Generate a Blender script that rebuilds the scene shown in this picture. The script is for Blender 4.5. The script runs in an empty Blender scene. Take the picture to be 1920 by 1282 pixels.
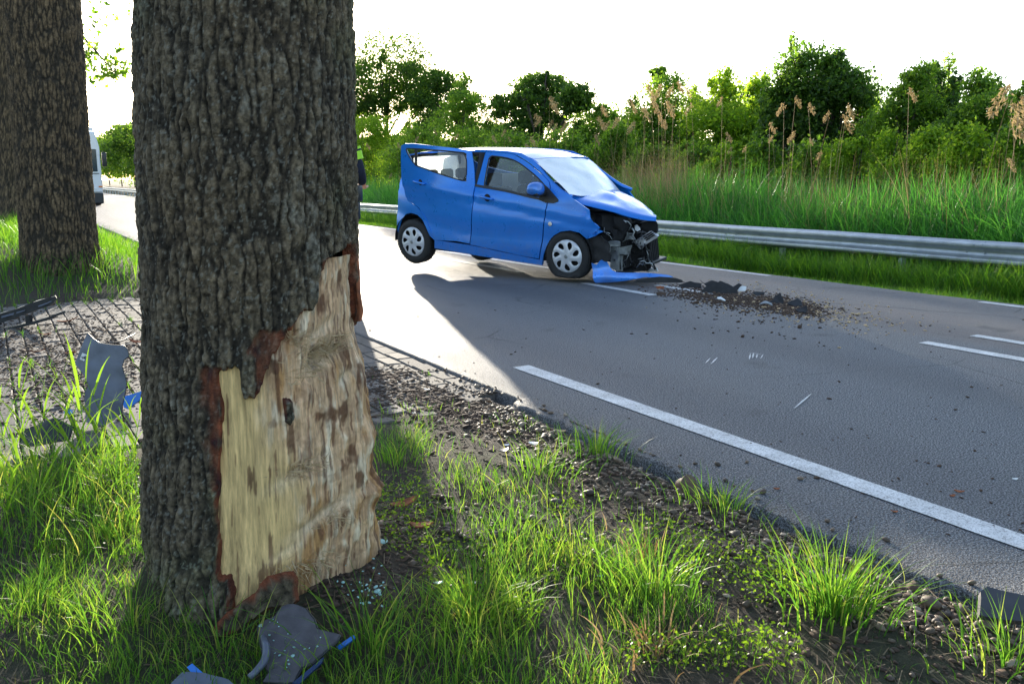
import bpy, bmesh, math, random
import numpy as np
from mathutils import Vector, Matrix
from mathutils.geometry import delaunay_2d_cdt

# ------------------------------------------------------------------ camera, sky, sun, exposure
SC = bpy.context.scene
COL = SC.collection
FPX, CAMH, HOR = 1600.0, 1.2, 335.0
PITCH = math.atan((641 - HOR) / FPX)
cam_d = bpy.data.cameras.new('camera')
cam = bpy.data.objects.new('camera', cam_d)
COL.objects.link(cam)
cam_d.sensor_width = 36.0
cam_d.lens = 36.0 * FPX / 1920.0
cam_d.clip_start = 0.05
cam_d.clip_end = 2000
cam.location = (0, 0, CAMH)
cam.rotation_euler = (math.pi / 2 - PITCH, 0, 0)
SC.camera = cam

SUN_EL = math.radians(10.3)
SUN_AZ = math.radians(-12.7)          # from +Y towards +X
w = bpy.data.worlds.new('World')
SC.world = w
w.use_nodes = True
nt = w.node_tree
nt.nodes.clear()
sky = nt.nodes.new('ShaderNodeTexSky')
sky.sky_type = 'NISHITA'
sky.sun_disc = False
sky.sun_elevation = SUN_EL
sky.sun_rotation = SUN_AZ
sky.air_density = 1.0
sky.dust_density = 1.0
sky.ozone_density = 2.0
bg = nt.nodes.new('ShaderNodeBackground')
bg.inputs['Strength'].default_value = 0.15
wo = nt.nodes.new('ShaderNodeOutputWorld')
hs = nt.nodes.new('ShaderNodeHueSaturation')      # a hazy, whitish spring sky
hs.inputs['Saturation'].default_value = 0.8
nt.links.new(sky.outputs[0], hs.inputs['Color'])
nt.links.new(hs.outputs[0], bg.inputs[0])
nt.links.new(bg.outputs[0], wo.inputs[0])
sd = bpy.data.lights.new('sun', 'SUN')
sd.energy = 3.4
sd.angle = math.radians(0.6)
sd.color = (1.0, 0.90, 0.74)
sun = bpy.data.objects.new('sun', sd)
COL.objects.link(sun)
sv = Vector((math.sin(SUN_AZ) * math.cos(SUN_EL), math.cos(SUN_AZ) * math.cos(SUN_EL), math.sin(SUN_EL)))
sun.rotation_euler = sv.to_track_quat('Z', 'Y').to_euler()
SC.view_settings.view_transform = 'Standard'
SC.view_settings.look = 'None'
SC.view_settings.gamma = 1.0
SC.view_settings.use_curve_mapping = False
SC.view_settings.exposure = 1.75
SC.render.engine = 'CYCLES'

# ------------------------------------------------------------------ frames of reference
CPH, SPH = math.cos(PITCH), math.sin(PITCH)
TH = math.atan2(990, FPX * CPH + 306 * SPH)
RU = np.array([-math.sin(TH), math.cos(TH)])      # along the road, away
RV = np.array([math.cos(TH), math.sin(TH)])       # across the road, to the far side


def ray(x, y):
    a, b = x - 960.0, -(y - 641.0)
    return np.array([a, FPX * CPH + b * SPH, -FPX * SPH + b * CPH])


def gp(px, py, z=0.0):
    d = ray(px, py)
    t = (z - CAMH) / d[2]
    return np.array([t * d[0], t * d[1], z])


def atY(px, py, Y):
    d = ray(px, py)
    return np.array([0, 0, CAMH]) + Y / d[1] * d


def xy(u, v):
    return u * RU[0] + v * RV[0], u * RU[1] + v * RV[1]


def uv(x, y):
    return x * RU[0] + y * RU[1], x * RV[0] + y * RV[1]


# ------------------------------------------------------------------ noise (numpy)
def _h(ix, iy, iz, seed):
    n = (ix.astype(np.int64) * 374761393 + iy.astype(np.int64) * 668265263 + iz.astype(np.int64) * 2147483647 + seed * 1274126177) & 0xffffffff
    n = ((n ^ (n >> 13)) * 1274126177) & 0xffffffff
    n = (n ^ (n >> 16)) & 0xffffffff
    n = (n * 2246822519) & 0xffffffff
    n = (n ^ (n >> 15)) & 0xffffffff
    return n / 4294967295.0


def noise3(x, y, z, seed=0):
    x, y, z = np.broadcast_arrays(np.asarray(x, float), np.asarray(y, float), np.asarray(z, float))
    ix, iy, iz = np.floor(x), np.floor(y), np.floor(z)
    fx, fy, fz = x - ix, y - iy, z - iz
    fx, fy, fz = fx * fx * (3 - 2 * fx), fy * fy * (3 - 2 * fy), fz * fz * (3 - 2 * fz)
    r = 0
    for a in (0, 1):
        for b in (0, 1):
            for c in (0, 1):
                r = r + _h(ix + a, iy + b, iz + c, seed) * (fx if a else 1 - fx) * (fy if b else 1 - fy) * (fz if c else 1 - fz)
    return r * 2 - 1


def fbm(x, y, z, seed=0, o=4):
    r, a = 0, 0.5
    x, y, z = np.asarray(x, float), np.asarray(y, float), np.asarray(z, float)
    for k in range(o):
        r = r + a * noise3(x * 2 ** k, y * 2 ** k, z * 2 ** k, seed + k * 17)
        a *= 0.5
    return r


def voronoi(s, z, ws, wz, N, seed):
    a, b = s / ws, z / wz
    ia, ib = np.floor(a), np.floor(b)
    f1 = np.full(a.shape, 9.0)
    f2 = np.full(a.shape, 9.0)
    cid = np.zeros(a.shape)
    for da in (-1, 0, 1):
        for db in (-1, 0, 1):
            ca, cb = ia + da, ib + db
            wa = np.mod(ca, N)
            jx = _h(wa, cb, cb * 0, seed)
            jz = _h(wa, cb, cb * 0 + 1, seed)
            d = np.sqrt((ca + jx - a) ** 2 + (cb + jz - b) ** 2)
            near = d < f1
            f2 = np.where(near, f1, np.minimum(f2, d))
            cid = np.where(near, _h(wa, cb, cb * 0 + 2, seed), cid)
            f1 = np.where(near, d, f1)
    return f1, f2, cid


def sstep(a, b, x):
    t = np.clip((np.asarray(x, float) - a) / (b - a), 0, 1)
    return t * t * (3 - 2 * t)


# ------------------------------------------------------------------ objects
def tag(o, label=None, cat=None, group=None, kind=None):
    if label: o['label'] = label
    if cat: o['category'] = cat
    if group: o['group'] = group
    if kind: o['kind'] = kind
    return o


def empty(name, loc=(0, 0, 0), rot=(0, 0, 0), label=None, cat=None, group=None):
    o = bpy.data.objects.new(name, None)
    COL.objects.link(o)
    o.location = loc
    o.rotation_euler = rot
    o.empty_display_size = 0.2
    return tag(o, label, cat, group)


def link(name, me, mat=None, parent=None, smooth=True):
    if mat is not None:
        me.materials.append(mat)
    o = bpy.data.objects.new(name, me)
    COL.objects.link(o)
    if parent is not None:
        o.parent = parent
    if smooth:
        me.polygons.foreach_set('use_smooth', np.ones(len(me.polygons), bool))
    return o


def copy_tree(o, parent=None):
    c = o.copy()
    COL.objects.link(c)
    if parent is not None:
        c.parent = parent
    for ch in list(o.children):
        copy_tree(ch, c)
    return c


def np_mesh(name, V, quads=None, tris=None, col=None):
    V = np.asarray(V, float)
    me = bpy.data.meshes.new(name)
    nq = 0 if quads is None else len(quads)
    ntr = 0 if tris is None else len(tris)
    me.vertices.add(len(V))
    me.vertices.foreach_set('co', V.ravel())
    me.loops.add(nq * 4 + ntr * 3)
    me.polygons.add(nq + ntr)
    li = []
    ls = []
    if nq:
        li.append(np.asarray(quads).ravel()); ls.append(np.arange(nq) * 4)
    if ntr:
        li.append(np.asarray(tris).ravel()); ls.append(nq * 4 + np.arange(ntr) * 3)
    me.loops.foreach_set('vertex_index', np.concatenate(li).astype(np.int32))
    me.polygons.foreach_set('loop_start', np.concatenate(ls).astype(np.int32))
    me.update(calc_edges=True)
    me.validate()
    if col is not None:
        at = me.color_attributes.new('col', 'FLOAT_COLOR', 'POINT')
        cc = np.ones((len(V), 4)); cc[:, :3] = col
        at.data.foreach_set('color', cc.ravel())
    return me


def grid_faces(nr, nc, wrap=False):
    r = np.arange(nr - 1)[:, None]
    c = np.arange(nc if wrap else nc - 1)[None, :]
    c2 = (c + 1) % nc
    return np.stack([r * nc + c, r * nc + c2, (r + 1) * nc + c2, (r + 1) * nc + c], -1).reshape(-1, 4)


class MB:
    def __init__(s):
        s.v, s.f = [], []

    def add(s, V, F):
        n = len(s.v)
        s.v += [tuple(map(float, p)) for p in V]
        s.f += [tuple(i + n for i in f) for f in F]
        return s

    def box(s, c, d, M=None, bev=0.0):
        x, y, z = (k / 2 for k in d)
        if bev <= 0:
            V = [Vector((sx * x, sy * y, sz * z)) for sz in (-1, 1) for sy in (-1, 1) for sx in (-1, 1)]
            F = [(0, 2, 3, 1), (4, 5, 7, 6), (0, 1, 5, 4), (2, 6, 7, 3), (0, 4, 6, 2), (1, 3, 7, 5)]
        else:
            b = bev
            bm = bmesh.new()
            bmesh.ops.create_cube(bm, size=1)
            for q in bm.verts: q.co = Vector((q.co.x * d[0], q.co.y * d[1], q.co.z * d[2]))
            bmesh.ops.bevel(bm, geom=list(bm.edges), offset=b, segments=2, profile=0.5, affect='EDGES')
            V = [q.co.copy() for q in bm.verts]
            F = [[q.index for q in f.verts] for f in bm.faces]
            bm.free()
        M = M or Matrix.Identity(4)
        return s.add([M @ v + Vector(c) if M.is_identity is False or True else v for v in V], F)

    def tube(s, P, r, n=8, cap=True):
        P = [Vector(p) for p in P]
        m = len(P)
        R = r if hasattr(r, '__len__') else [r] * m
        V, F = [], []
        up = Vector((0.13, 0.21, 0.97))
        for i, p in enumerate(P):
            t = (P[min(i + 1, m - 1)] - P[max(i - 1, 0)])
            if t.length < 1e-9: t = Vector((0, 0, 1))
            t.normalize()
            a = t.cross(up)
            if a.length < 0.1: a = t.cross(Vector((1, 0, 0)))
            a.normalize(); b = t.cross(a)
            for k in range(n):
                w_ = 2 * math.pi * k / n
                V.append(p + (a * math.cos(w_) + b * math.sin(w_)) * R[i])
        for i in range(m - 1):
            for k in range(n):
                F.append((i * n + k, i * n + (k + 1) % n, (i + 1) * n + (k + 1) % n, (i + 1) * n + k))
        if cap:
            F.append(tuple(range(n - 1, -1, -1))); F.append(tuple((m - 1) * n + k for k in range(n)))
        return s.add(V, F)

    def lathe(s, prof, c=(0, 0, 0), axis='Z', n=32, closed=False):
        V, F = [], []
        for (r, h) in prof:
            for k in range(n):
                a = 2 * math.pi * k / n
                x, y = r * math.cos(a), r * math.sin(a)
                V.append({'Z': (x, y, h), 'Y': (x, h, y), 'X': (h, x, y)}[axis])
        V = [(p[0] + c[0], p[1] + c[1], p[2] + c[2]) for p in V]
        m = len(prof)
        for i in range(m if closed else m - 1):
            j = (i + 1) % m
            for k in range(n):
                F.append((i * n + k, i * n + (k + 1) % n, j * n + (k + 1) % n, j * n + k))
        return s.add(V, F)

    def build(s, name, mat=None, parent=None, smooth=False, ang=None):
        me = bpy.data.meshes.new(name)
        me.from_pydata(s.v, [], s.f)
        me.validate()
        bm = bmesh.new(); bm.from_mesh(me)
        bmesh.ops.recalc_face_normals(bm, faces=list(bm.faces)); bm.to_mesh(me); bm.free()
        o = link(name, me, mat, parent, smooth or ang is not None)
        if ang is not None:
            me.set_sharp_from_angle(angle=math.radians(ang))
        return o


def inpoly(P, poly):
    P = np.asarray(P); poly = np.asarray(poly)
    x, y = P[:, 0], P[:, 1]
    ins = np.zeros(len(P), bool)
    n = len(poly)
    for i in range(n):
        x1, y1 = poly[i]; x2, y2 = poly[(i + 1) % n]
        if y1 == y2: continue
        c = ((y1 > y) != (y2 > y)) & (x < (x2 - x1) * (y - y1) / (y2 - y1) + x1)
        ins ^= c
    return ins


def sdist(P, poly):
    P = np.asarray(P); poly = np.asarray(poly, float)
    d = np.full(len(P), 1e9)
    n = len(poly)
    for i in range(n):
        a = poly[i]; b = poly[(i + 1) % n]
        ab = b - a
        t = np.clip(((P - a) @ ab) / max(ab @ ab, 1e-12), 0, 1)
        d = np.minimum(d, np.hypot(*(P - a - t[:, None] * ab).T))
    return np.where(inpoly(P, poly), -d, d)


def smooth_loop(pts, it=1):
    P = [np.array(p, float) for p in pts]
    for _ in range(it):
        Q = []
        n = len(P)
        for i in range(n):
            a, b = P[i], P[(i + 1) % n]
            Q += [a * 0.75 + b * 0.25, a * 0.25 + b * 0.75]
        P = Q
    return P


def densify(pts, step):
    out = []
    n = len(pts)
    for i in range(n):
        a, b = np.array(pts[i], float), np.array(pts[(i + 1) % n], float)
        k = max(1, int(np.ceil(np.linalg.norm(b - a) / step)))
        for j in range(k): out.append(a + (b - a) * j / k)
    return out


def panel(outline, surf, thick=0.012, holes=(), step=0.06, name='panel', mat=None, parent=None, ang=40, side=1, sm=0):
    """a sheet cut to an outline in 2-D, laid on surf(a, b) -> 3-D point, with real thickness (along its normal)"""
    loops = [outline] + list(holes)
    if sm: loops = [smooth_loop(l, sm) for l in loops]
    loops = [densify(l, step) for l in loops]
    vs, es = [], []
    for l in loops:
        n0 = len(vs)
        vs += [Vector((p[0], p[1])) for p in l]
        es += [(n0 + i, n0 + (i + 1) % len(l)) for i in range(len(l))]
    A = np.array(loops[0])
    mn, mx = A.min(0), A.max(0)
    gx = np.arange(mn[0] + step / 2, mx[0], step); gy = np.arange(mn[1] + step / 2, mx[1], step)
    G = np.array([(a, b) for a in gx for b in gy])
    if len(G):
        ok = sdist(G, loops[0]) < -step * 0.35
        for hl in loops[1:]: ok &= sdist(G, hl) > step * 0.35
        vs += [Vector(p) for p in G[ok]]
    r = delaunay_2d_cdt(vs, es, [], 0, 1e-6)
    V2 = np.array([tuple(p) for p in r[0]])
    T = np.array(r[2])
    cen = V2[T].mean(1)
    ok = inpoly(cen, loops[0])
    for hl in loops[1:]: ok &= ~inpoly(cen, hl)
    T = T[ok]
    used = np.unique(T)
    mp = -np.ones(len(V2), int); mp[used] = np.arange(len(used))
    T = mp[T]; V2 = V2[used]
    e = 1e-3
    P = np.array([surf(a, b) for a, b in V2], float)
    Pa = np.array([surf(a + e, b) for a, b in V2], float); Pb = np.array([surf(a, b + e) for a, b in V2], float)
    N = np.cross(Pa - P, Pb - P); N /= np.linalg.norm(N, axis=1)[:, None] + 1e-12
    N *= side
    n = len(P)
    V = np.vstack([P, P - N * thick])
    from collections import Counter
    cnt = Counter()
    for t in T:
        for i in range(3): cnt[(t[i], t[(i + 1) % 3])] += 1
    F = [tuple(t) for t in T] + [tuple(t[::-1] + n) for t in T]
    for (a, b) in list(cnt):
        if (b, a) not in cnt: F.append((b, a, a + n, b + n))
    m = MB(); m.v = [tuple(p) for p in V]; m.f = [tuple(int(i) for i in f) for f in F]
    return m.build(name, mat, parent, ang=ang)


# ------------------------------------------------------------------ materials
def new_mat(name):
    m = bpy.data.materials.new(name)
    m.use_nodes = True
    n = m.node_tree.nodes
    p = n['Principled BSDF']
    return m, m.node_tree, p


def ramp(nt, fac, stops):
    r = nt.nodes.new('ShaderNodeValToRGB')
    el = r.color_ramp.elements
    while len(el) < len(stops): el.new(0.5)
    for e, (p, c) in zip(el, stops):
        e.position = p; e.color = (c[0], c[1], c[2], 1)
    nt.links.new(fac, r.inputs[0])
    return r.outputs[0]


def tex(nt, kind='NOISE', scale=5, detail=4, rough=0.55, vec=None, stretch=None, coord='Object'):
    tc = nt.nodes.new('ShaderNodeTexCoord')
    v = tc.outputs[coord] if vec is None else vec
    if stretch:
        mp = nt.nodes.new('ShaderNodeMapping'); mp.inputs['Scale'].default_value = stretch
        nt.links.new(v, mp.inputs[0]); v = mp.outputs[0]
    if kind == 'NOISE':
        t = nt.nodes.new('ShaderNodeTexNoise')
        t.inputs['Detail'].default_value = detail; t.inputs['Roughness'].default_value = rough
    else:
        t = nt.nodes.new('ShaderNodeTexVoronoi')
    t.inputs['Scale'].default_value = scale
    nt.links.new(v, t.inputs['Vector'])
    return t.outputs[0]


def mixc(nt, fac, a, b, mode='MIX'):
    m = nt.nodes.new('ShaderNodeMix'); m.data_type = 'RGBA'; m.blend_type = mode
    for sock, val in ((m.inputs[0], fac), (m.inputs[6], a), (m.inputs[7], b)):
        if isinstance(val, (int, float)): sock.default_value = val
        elif isinstance(val, (tuple, list)): sock.default_value = (*val, 1)
        else: nt.links.new(val, sock)
    return m.outputs[2]


def math_n(nt, op, a, b=0.0, clamp=False):
    m = nt.nodes.new('ShaderNodeMath'); m.operation = op; m.use_clamp = clamp
    for i, v in enumerate((a, b)):
        if isinstance(v, (int, float)): m.inputs[i].default_value = v
        else: nt.links.new(v, m.inputs[i])
    return m.outputs[0]


def bump(nt, p, h, strength=0.5, dist=0.01):
    b = nt.nodes.new('ShaderNodeBump')
    b.inputs['Strength'].default_value = strength; b.inputs['Distance'].default_value = dist
    nt.links.new(h, b.inputs['Height'])
    nt.links.new(b.outputs[0], p.inputs['Normal'])


def simple(name, col, rough=0.6, metal=0.0, var=0.25, scale=12, bmp=0.2, bd=0.002, coat=0.0, spec=0.5, coord='Object'):
    m, t, p = new_mat(name)
    n1 = tex(t, scale=scale, detail=5, coord=coord)
    d = tuple(c * (1 - var) for c in col); l = tuple(min(1, c * (1 + var)) for c in col)
    t.links.new(ramp(t, n1, [(0.3, d), (0.7, l)]), p.inputs['Base Color'])
    p.inputs['Metallic'].default_value = metal
    p.inputs['Roughness'].default_value = rough
    p.inputs['Coat Weight'].default_value = coat
    p.inputs['Coat Roughness'].default_value = 0.08
    p.inputs['Specular IOR Level'].default_value = spec
    if bmp: bump(t, p, tex(t, scale=scale * 6, detail=3, coord=coord), bmp, bd)
    return m


def leafmat(name, stops, trans, tw=0.45, rough=0.45, cl=0.6, spec=0.35):
    """foliage: colour varies from leaf to leaf and from clump to clump; light passes through"""
    m, t, p = new_mat(name)
    g = t.nodes.new('ShaderNodeNewGeometry')
    n = tex(t, scale=cl, detail=2)
    f = math_n(t, 'ADD', math_n(t, 'MULTIPLY', g.outputs['Random Per Island'], 0.55), math_n(t, 'MULTIPLY', n, 0.45))
    c = ramp(t, f, stops)
    t.links.new(c, p.inputs['Base Color'])
    p.inputs['Roughness'].default_value = rough
    p.inputs['Specular IOR Level'].default_value = spec
    tr = t.nodes.new('ShaderNodeBsdfTranslucent')
    t.links.new(mixc(t, 1.0, c, trans, 'MULTIPLY'), tr.inputs[0])
    mx = t.nodes.new('ShaderNodeMixShader'); mx.inputs[0].default_value = tw
    t.links.new(p.outputs[0], mx.inputs[1]); t.links.new(tr.outputs[0], mx.inputs[2])
    t.links.new(mx.outputs[0], t.nodes['Material Output'].inputs['Surface'])
    return m


M = {}
M['grass'] = leafmat('grass_blade', [(0.12, (0.018, 0.055, 0.010)), (0.42, (0.050, 0.135, 0.018)), (0.68, (0.115, 0.210, 0.026)), (0.87, (0.28, 0.26, 0.09))], (3.0, 2.8, 1.6), 0.5, cl=3.0)
M['grass_far'] = leafmat('verge_grass', [(0.15, (0.020, 0.06, 0.010)), (0.5, (0.05, 0.14, 0.014)), (0.9, (0.14, 0.23, 0.026))], (3.2, 3.0, 1.3), 0.5, cl=0.8)
M['reed'] = leafmat('reed_leaf', [(0.1, (0.014, 0.060, 0.014)), (0.5, (0.042, 0.150, 0.028)), (0.9, (0.115, 0.26, 0.045))], (2.5, 2.8, 1.4), 0.45, rough=0.35, cl=0.7)
M['shoot'] = leafmat('reed_shoot_leaf', [(0.1, (0.06, 0.145, 0.020)), (0.9, (0.17, 0.27, 0.035))], (2.8, 2.7, 1.3), 0.6, rough=0.6, cl=4, spec=0.1)
M['straw'] = leafmat('dry_straw', [(0.1, (0.16, 0.10, 0.045)), (0.5, (0.34, 0.24, 0.12)), (0.9, (0.52, 0.42, 0.25))], (1.5, 1.3, 1.0), 0.3, rough=0.7, cl=2)
M['straw_dull'] = leafmat('dead_litter', [(0.1, (0.07, 0.045, 0.025)), (0.6, (0.17, 0.12, 0.075)), (0.95, (0.34, 0.27, 0.17))], (1.2, 1.1, 1.0), 0.2, rough=0.8, cl=2)
M['plume'] = leafmat('reed_plume', [(0.1, (0.29, 0.21, 0.10)), (0.9, (0.52, 0.41, 0.22))], (1.2, 1.1, 1.0), 0.35, rough=0.8, cl=4)
M['leaf_dark'] = leafmat('leaf_dark', [(0.2, (0.022, 0.052, 0.012)), (0.5, (0.046, 0.098, 0.018)), (0.85, (0.105, 0.170, 0.028))], (3.4, 3.3, 1.6), 0.55, cl=0.45)
M['leaf_mid'] = leafmat('leaf_mid', [(0.2, (0.040, 0.090, 0.014)), (0.5, (0.085, 0.165, 0.022)), (0.85, (0.18, 0.26, 0.034))], (3.3, 3.1, 1.5), 0.58, cl=0.5)
M['leaf_light'] = leafmat('leaf_light', [(0.2, (0.07, 0.14, 0.014)), (0.5, (0.13, 0.22, 0.022)), (0.85, (0.25, 0.32, 0.035))], (3.2, 3.0, 1.4), 0.6, cl=0.5)
M['herb'] = leafmat('herb_leaf', [(0.2, (0.03, 0.075, 0.010)), (0.8, (0.13, 0.20, 0.022))], (3.0, 3.0, 1.2), 0.45, cl=5)
M['glove'] = simple('black_glove', (0.012, 0.012, 0.014), 0.6)
M['bark_far'] = simple('twig_bark', (0.06, 0.048, 0.036), 0.9, scale=8, bmp=0.5, bd=0.02)
M['galv'] = simple('galvanised_steel', (0.42, 0.45, 0.48), 0.42, 0.75, 0.18, scale=5, bmp=0.12)
M['plastic'] = simple('black_plastic', (0.022, 0.023, 0.026), 0.42, 0, 0.3, scale=20)
M['plastic_dull'] = simple('dull_black_plastic', (0.016, 0.016, 0.018), 0.75, 0, 0.3, scale=25)
M['liner'] = simple('grey_wheel_arch_liner', (0.11, 0.125, 0.17), 0.40, 0, 0.22, scale=14, bmp=0.3)
M['rubber'] = simple('tyre_rubber', (0.018, 0.018, 0.019), 0.8, 0, 0.25, scale=30, bmp=0.3)
M['silver'] = simple('silver_wheel_cover', (0.58, 0.60, 0.65), 0.35, 0.3, 0.1, scale=10)
M['metal'] = simple('bare_metal', (0.33, 0.35, 0.36), 0.45, 0.7, 0.3, scale=22, bmp=0.3)
M['white'] = simple('white_plastic', (0.72, 0.73, 0.74), 0.45, 0, 0.06)
M['underbody'] = simple('underbody_black', (0.010, 0.010, 0.011), 0.85)
M['seat'] = simple('dark_seat_fabric', (0.035, 0.037, 0.045), 0.9, 0, 0.3, scale=60)
M['navy'] = simple('navy_cloth', (0.012, 0.016, 0.035), 0.9, 0, 0.3, scale=60)
M['hivis'] = simple('fluorescent_yellow', (0.42, 0.80, 0.04), 0.7, 0, 0.08, scale=40)
M['reflex'] = simple('silver_reflective_tape', (0.65, 0.66, 0.66), 0.4, 0.2, 0.06)
M['skin'] = simple('skin', (0.46, 0.27, 0.19), 0.55, 0, 0.08)
M['hair'] = simple('hair', (0.05, 0.032, 0.02), 0.7)
M['truck_white'] = simple('white_truck_paint', (0.75, 0.76, 0.78), 0.3, 0, 0.04, coat=0.5)
M['orange'] = simple('orange_lens', (0.75, 0.22, 0.03), 0.3, 0, 0.1)
M['chip'] = simple('bark_chip', (0.070, 0.042, 0.028), 0.9, 0, 0.6, scale=35, coord='Generated')
M['inner_bark'] = simple('red_inner_bark', (0.27, 0.085, 0.035), 0.9, 0, 0.55, scale=40, bmp=0.7, bd=0.006)
M['wood_chip'] = simple('pale_wood_splinter', (0.52, 0.38, 0.22), 0.85, 0, 0.3, scale=40)


def paint(name, col, rough=0.3):
    m, t, p = new_mat(name)
    n = tex(t, scale=3.5, detail=6, rough=0.65)
    t.links.new(ramp(t, n, [(0.35, tuple(c * 0.9 for c in col)), (0.75, col)]), p.inputs['Base Color'])
    dust = tex(t, scale=9, detail=6, rough=0.7)
    t.links.new(ramp(t, dust, [(0.3, (rough * 0.8,) * 3), (0.75, (rough * 1.35,) * 3)]), p.inputs['Roughness'])
    # road dust on the lower body
    tc = t.nodes.new('ShaderNodeTexCoord'); sp = t.nodes.new('ShaderNodeSeparateXYZ'); t.links.new(tc.outputs['Object'], sp.inputs[0])
    low = ramp(t, sp.outputs[2], [(0.12, (0.75, 0.75, 0.75)), (0.62, (0.06, 0.06, 0.06))])
    dm = math_n(t, 'MULTIPLY', low, ramp(t, dust, [(0.35, (0.1, 0.1, 0.1)), (0.68, (1, 1, 1))]))
    src = p.inputs['Base Color'].links[0].from_socket
    t.links.new(mixc(t, math_n(t, 'MULTIPLY', dm, 0.5), src, (0.20, 0.17, 0.14)), p.inputs['Base Color'])
    p.inputs['Coat Weight'].default_value = 0.7
    p.inputs['Coat Roughness'].default_value = 0.10
    p.inputs['Metallic'].default_value = 0.30
    bump(t, p, tex(t, scale=2.6, detail=2), 0.35, 0.018)
    return m


M['blue'] = paint('blue_car_paint', (0.004, 0.215, 0.80))


def glass(name, tint, fac=0.25, rough=0.02):
    m, t, p = new_mat(name)
    tr = t.nodes.new('ShaderNodeBsdfTransparent'); tr.inputs[0].default_value = (*tint, 1)
    gl = t.nodes.new('ShaderNodeBsdfGlossy'); gl.inputs['Roughness'].default_value = rough
    fr = t.nodes.new('ShaderNodeFresnel'); fr.inputs[0].default_value = 1.5
    f = math_n(t, 'ADD', fr.outputs[0], fac, True)
    mx = t.nodes.new('ShaderNodeMixShader')
    t.links.new(f, mx.inputs[0]); t.links.new(tr.outputs[0], mx.inputs[1]); t.links.new(gl.outputs[0], mx.inputs[2])
    t.links.new(mx.outputs[0], t.nodes['Material Output'].inputs['Surface'])
    return m


M['glass'] = glass('side_window_glass', (0.86, 0.90, 0.87), 0.02)
M['glass_clear'] = glass('clear_window_glass', (0.88, 0.90, 0.90), 0.02)


def cracked(name='shattered_rear_window', through=0.72):
    m, t, p = new_mat(name)
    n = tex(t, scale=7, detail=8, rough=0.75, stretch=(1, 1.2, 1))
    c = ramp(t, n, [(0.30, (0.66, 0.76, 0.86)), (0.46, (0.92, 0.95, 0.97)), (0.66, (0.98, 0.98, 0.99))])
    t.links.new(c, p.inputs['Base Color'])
    p.inputs['Roughness'].default_value = 0.22
    p.inputs['Coat Weight'].default_value = 1.0
    p.inputs['Coat IOR'].default_value = 2.3
    p.inputs['Coat Roughness'].default_value = 0.18
    vo = tex(t, 'VORONOI', scale=60)
    bump(t, p, vo, 0.55, 0.004)
    tr = t.nodes.new('ShaderNodeBsdfTranslucent'); t.links.new(c, tr.inputs[0])
    mx = t.nodes.new('ShaderNodeMixShader'); mx.inputs[0].default_value = through
    t.links.new(p.outputs[0], mx.inputs[1]); t.links.new(tr.outputs[0], mx.inputs[2])
    t.links.new(mx.outputs[0], t.nodes['Material Output'].inputs['Surface'])
    return m


M['cracked'] = cracked()
M['crazed'] = cracked('shattered_windscreen', 0.10)  # near-white base also paints the sun glare on the crazed glass


def airbag():
    m, t, p = new_mat('white_curtain_airbag')
    n = tex(t, scale=6, detail=5)
    c = ramp(t, n, [(0.3, (0.72, 0.76, 0.74)), (0.7, (0.86, 0.87, 0.86))])
    t.links.new(c, p.inputs['Base Color']); p.inputs['Roughness'].default_value = 0.8
    tr = t.nodes.new('ShaderNodeBsdfTranslucent'); t.links.new(c, tr.inputs[0])
    mx = t.nodes.new('ShaderNodeMixShader'); mx.inputs[0].default_value = 0.6
    t.links.new(p.outputs[0], mx.inputs[1]); t.links.new(tr.outputs[0], mx.inputs[2])
    t.links.new(mx.outputs[0], t.nodes['Material Output'].inputs['Surface'])
    bump(t, p, tex(t, scale=9, detail=2), 0.6, 0.02)
    return m


M['airbag'] = airbag()


def shard():
    m, t, p = new_mat('broken_safety_glass')
    p.inputs['Base Color'].default_value = (0.55, 0.80, 0.78, 1)
    p.inputs['Roughness'].default_value = 0.12
    tr = t.nodes.new('ShaderNodeBsdfTranslucent'); tr.inputs[0].default_value = (0.6, 0.9, 0.88, 1)
    n = tex(t, scale=90, detail=2)
    bump(t, p, n, 0.6, 0.003)
    mx = t.nodes.new('ShaderNodeMixShader'); mx.inputs[0].default_value = 0.35
    t.links.new(p.outputs[0], mx.inputs[1]); t.links.new(tr.outputs[0], mx.inputs[2])
    t.links.new(mx.outputs[0], t.nodes['Material Output'].inputs['Surface'])
    return m


M['shard'] = shard()


def attr_mat(name, rough=0.9, bs=120, bst=0.5, bd=0.003, stretch=None, spec=0.3):
    m, t, p = new_mat(name)
    a = t.nodes.new('ShaderNodeAttribute'); a.attribute_name = 'col'
    n = tex(t, scale=bs * 0.35, detail=6, rough=0.7, stretch=stretch)
    c = mixc(t, 1.0, a.outputs['Color'], ramp(t, n, [(0.30, (0.58,) * 3), (0.70, (1.38,) * 3)]), 'MULTIPLY')
    t.links.new(c, p.inputs['Base Color'])
    p.inputs['Roughness'].default_value = rough
    p.inputs['Specular IOR Level'].default_value = spec
    bump(t, p, tex(t, scale=bs, detail=5, stretch=stretch), bst, bd)
    return m


M['bark'] = attr_mat('oak_bark', 0.95, 170, 1.0, 0.010)
M['wood'] = attr_mat('torn_wood', 0.75, 300, 0.9, 0.004, stretch=(1, 1, 0.08))

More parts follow.
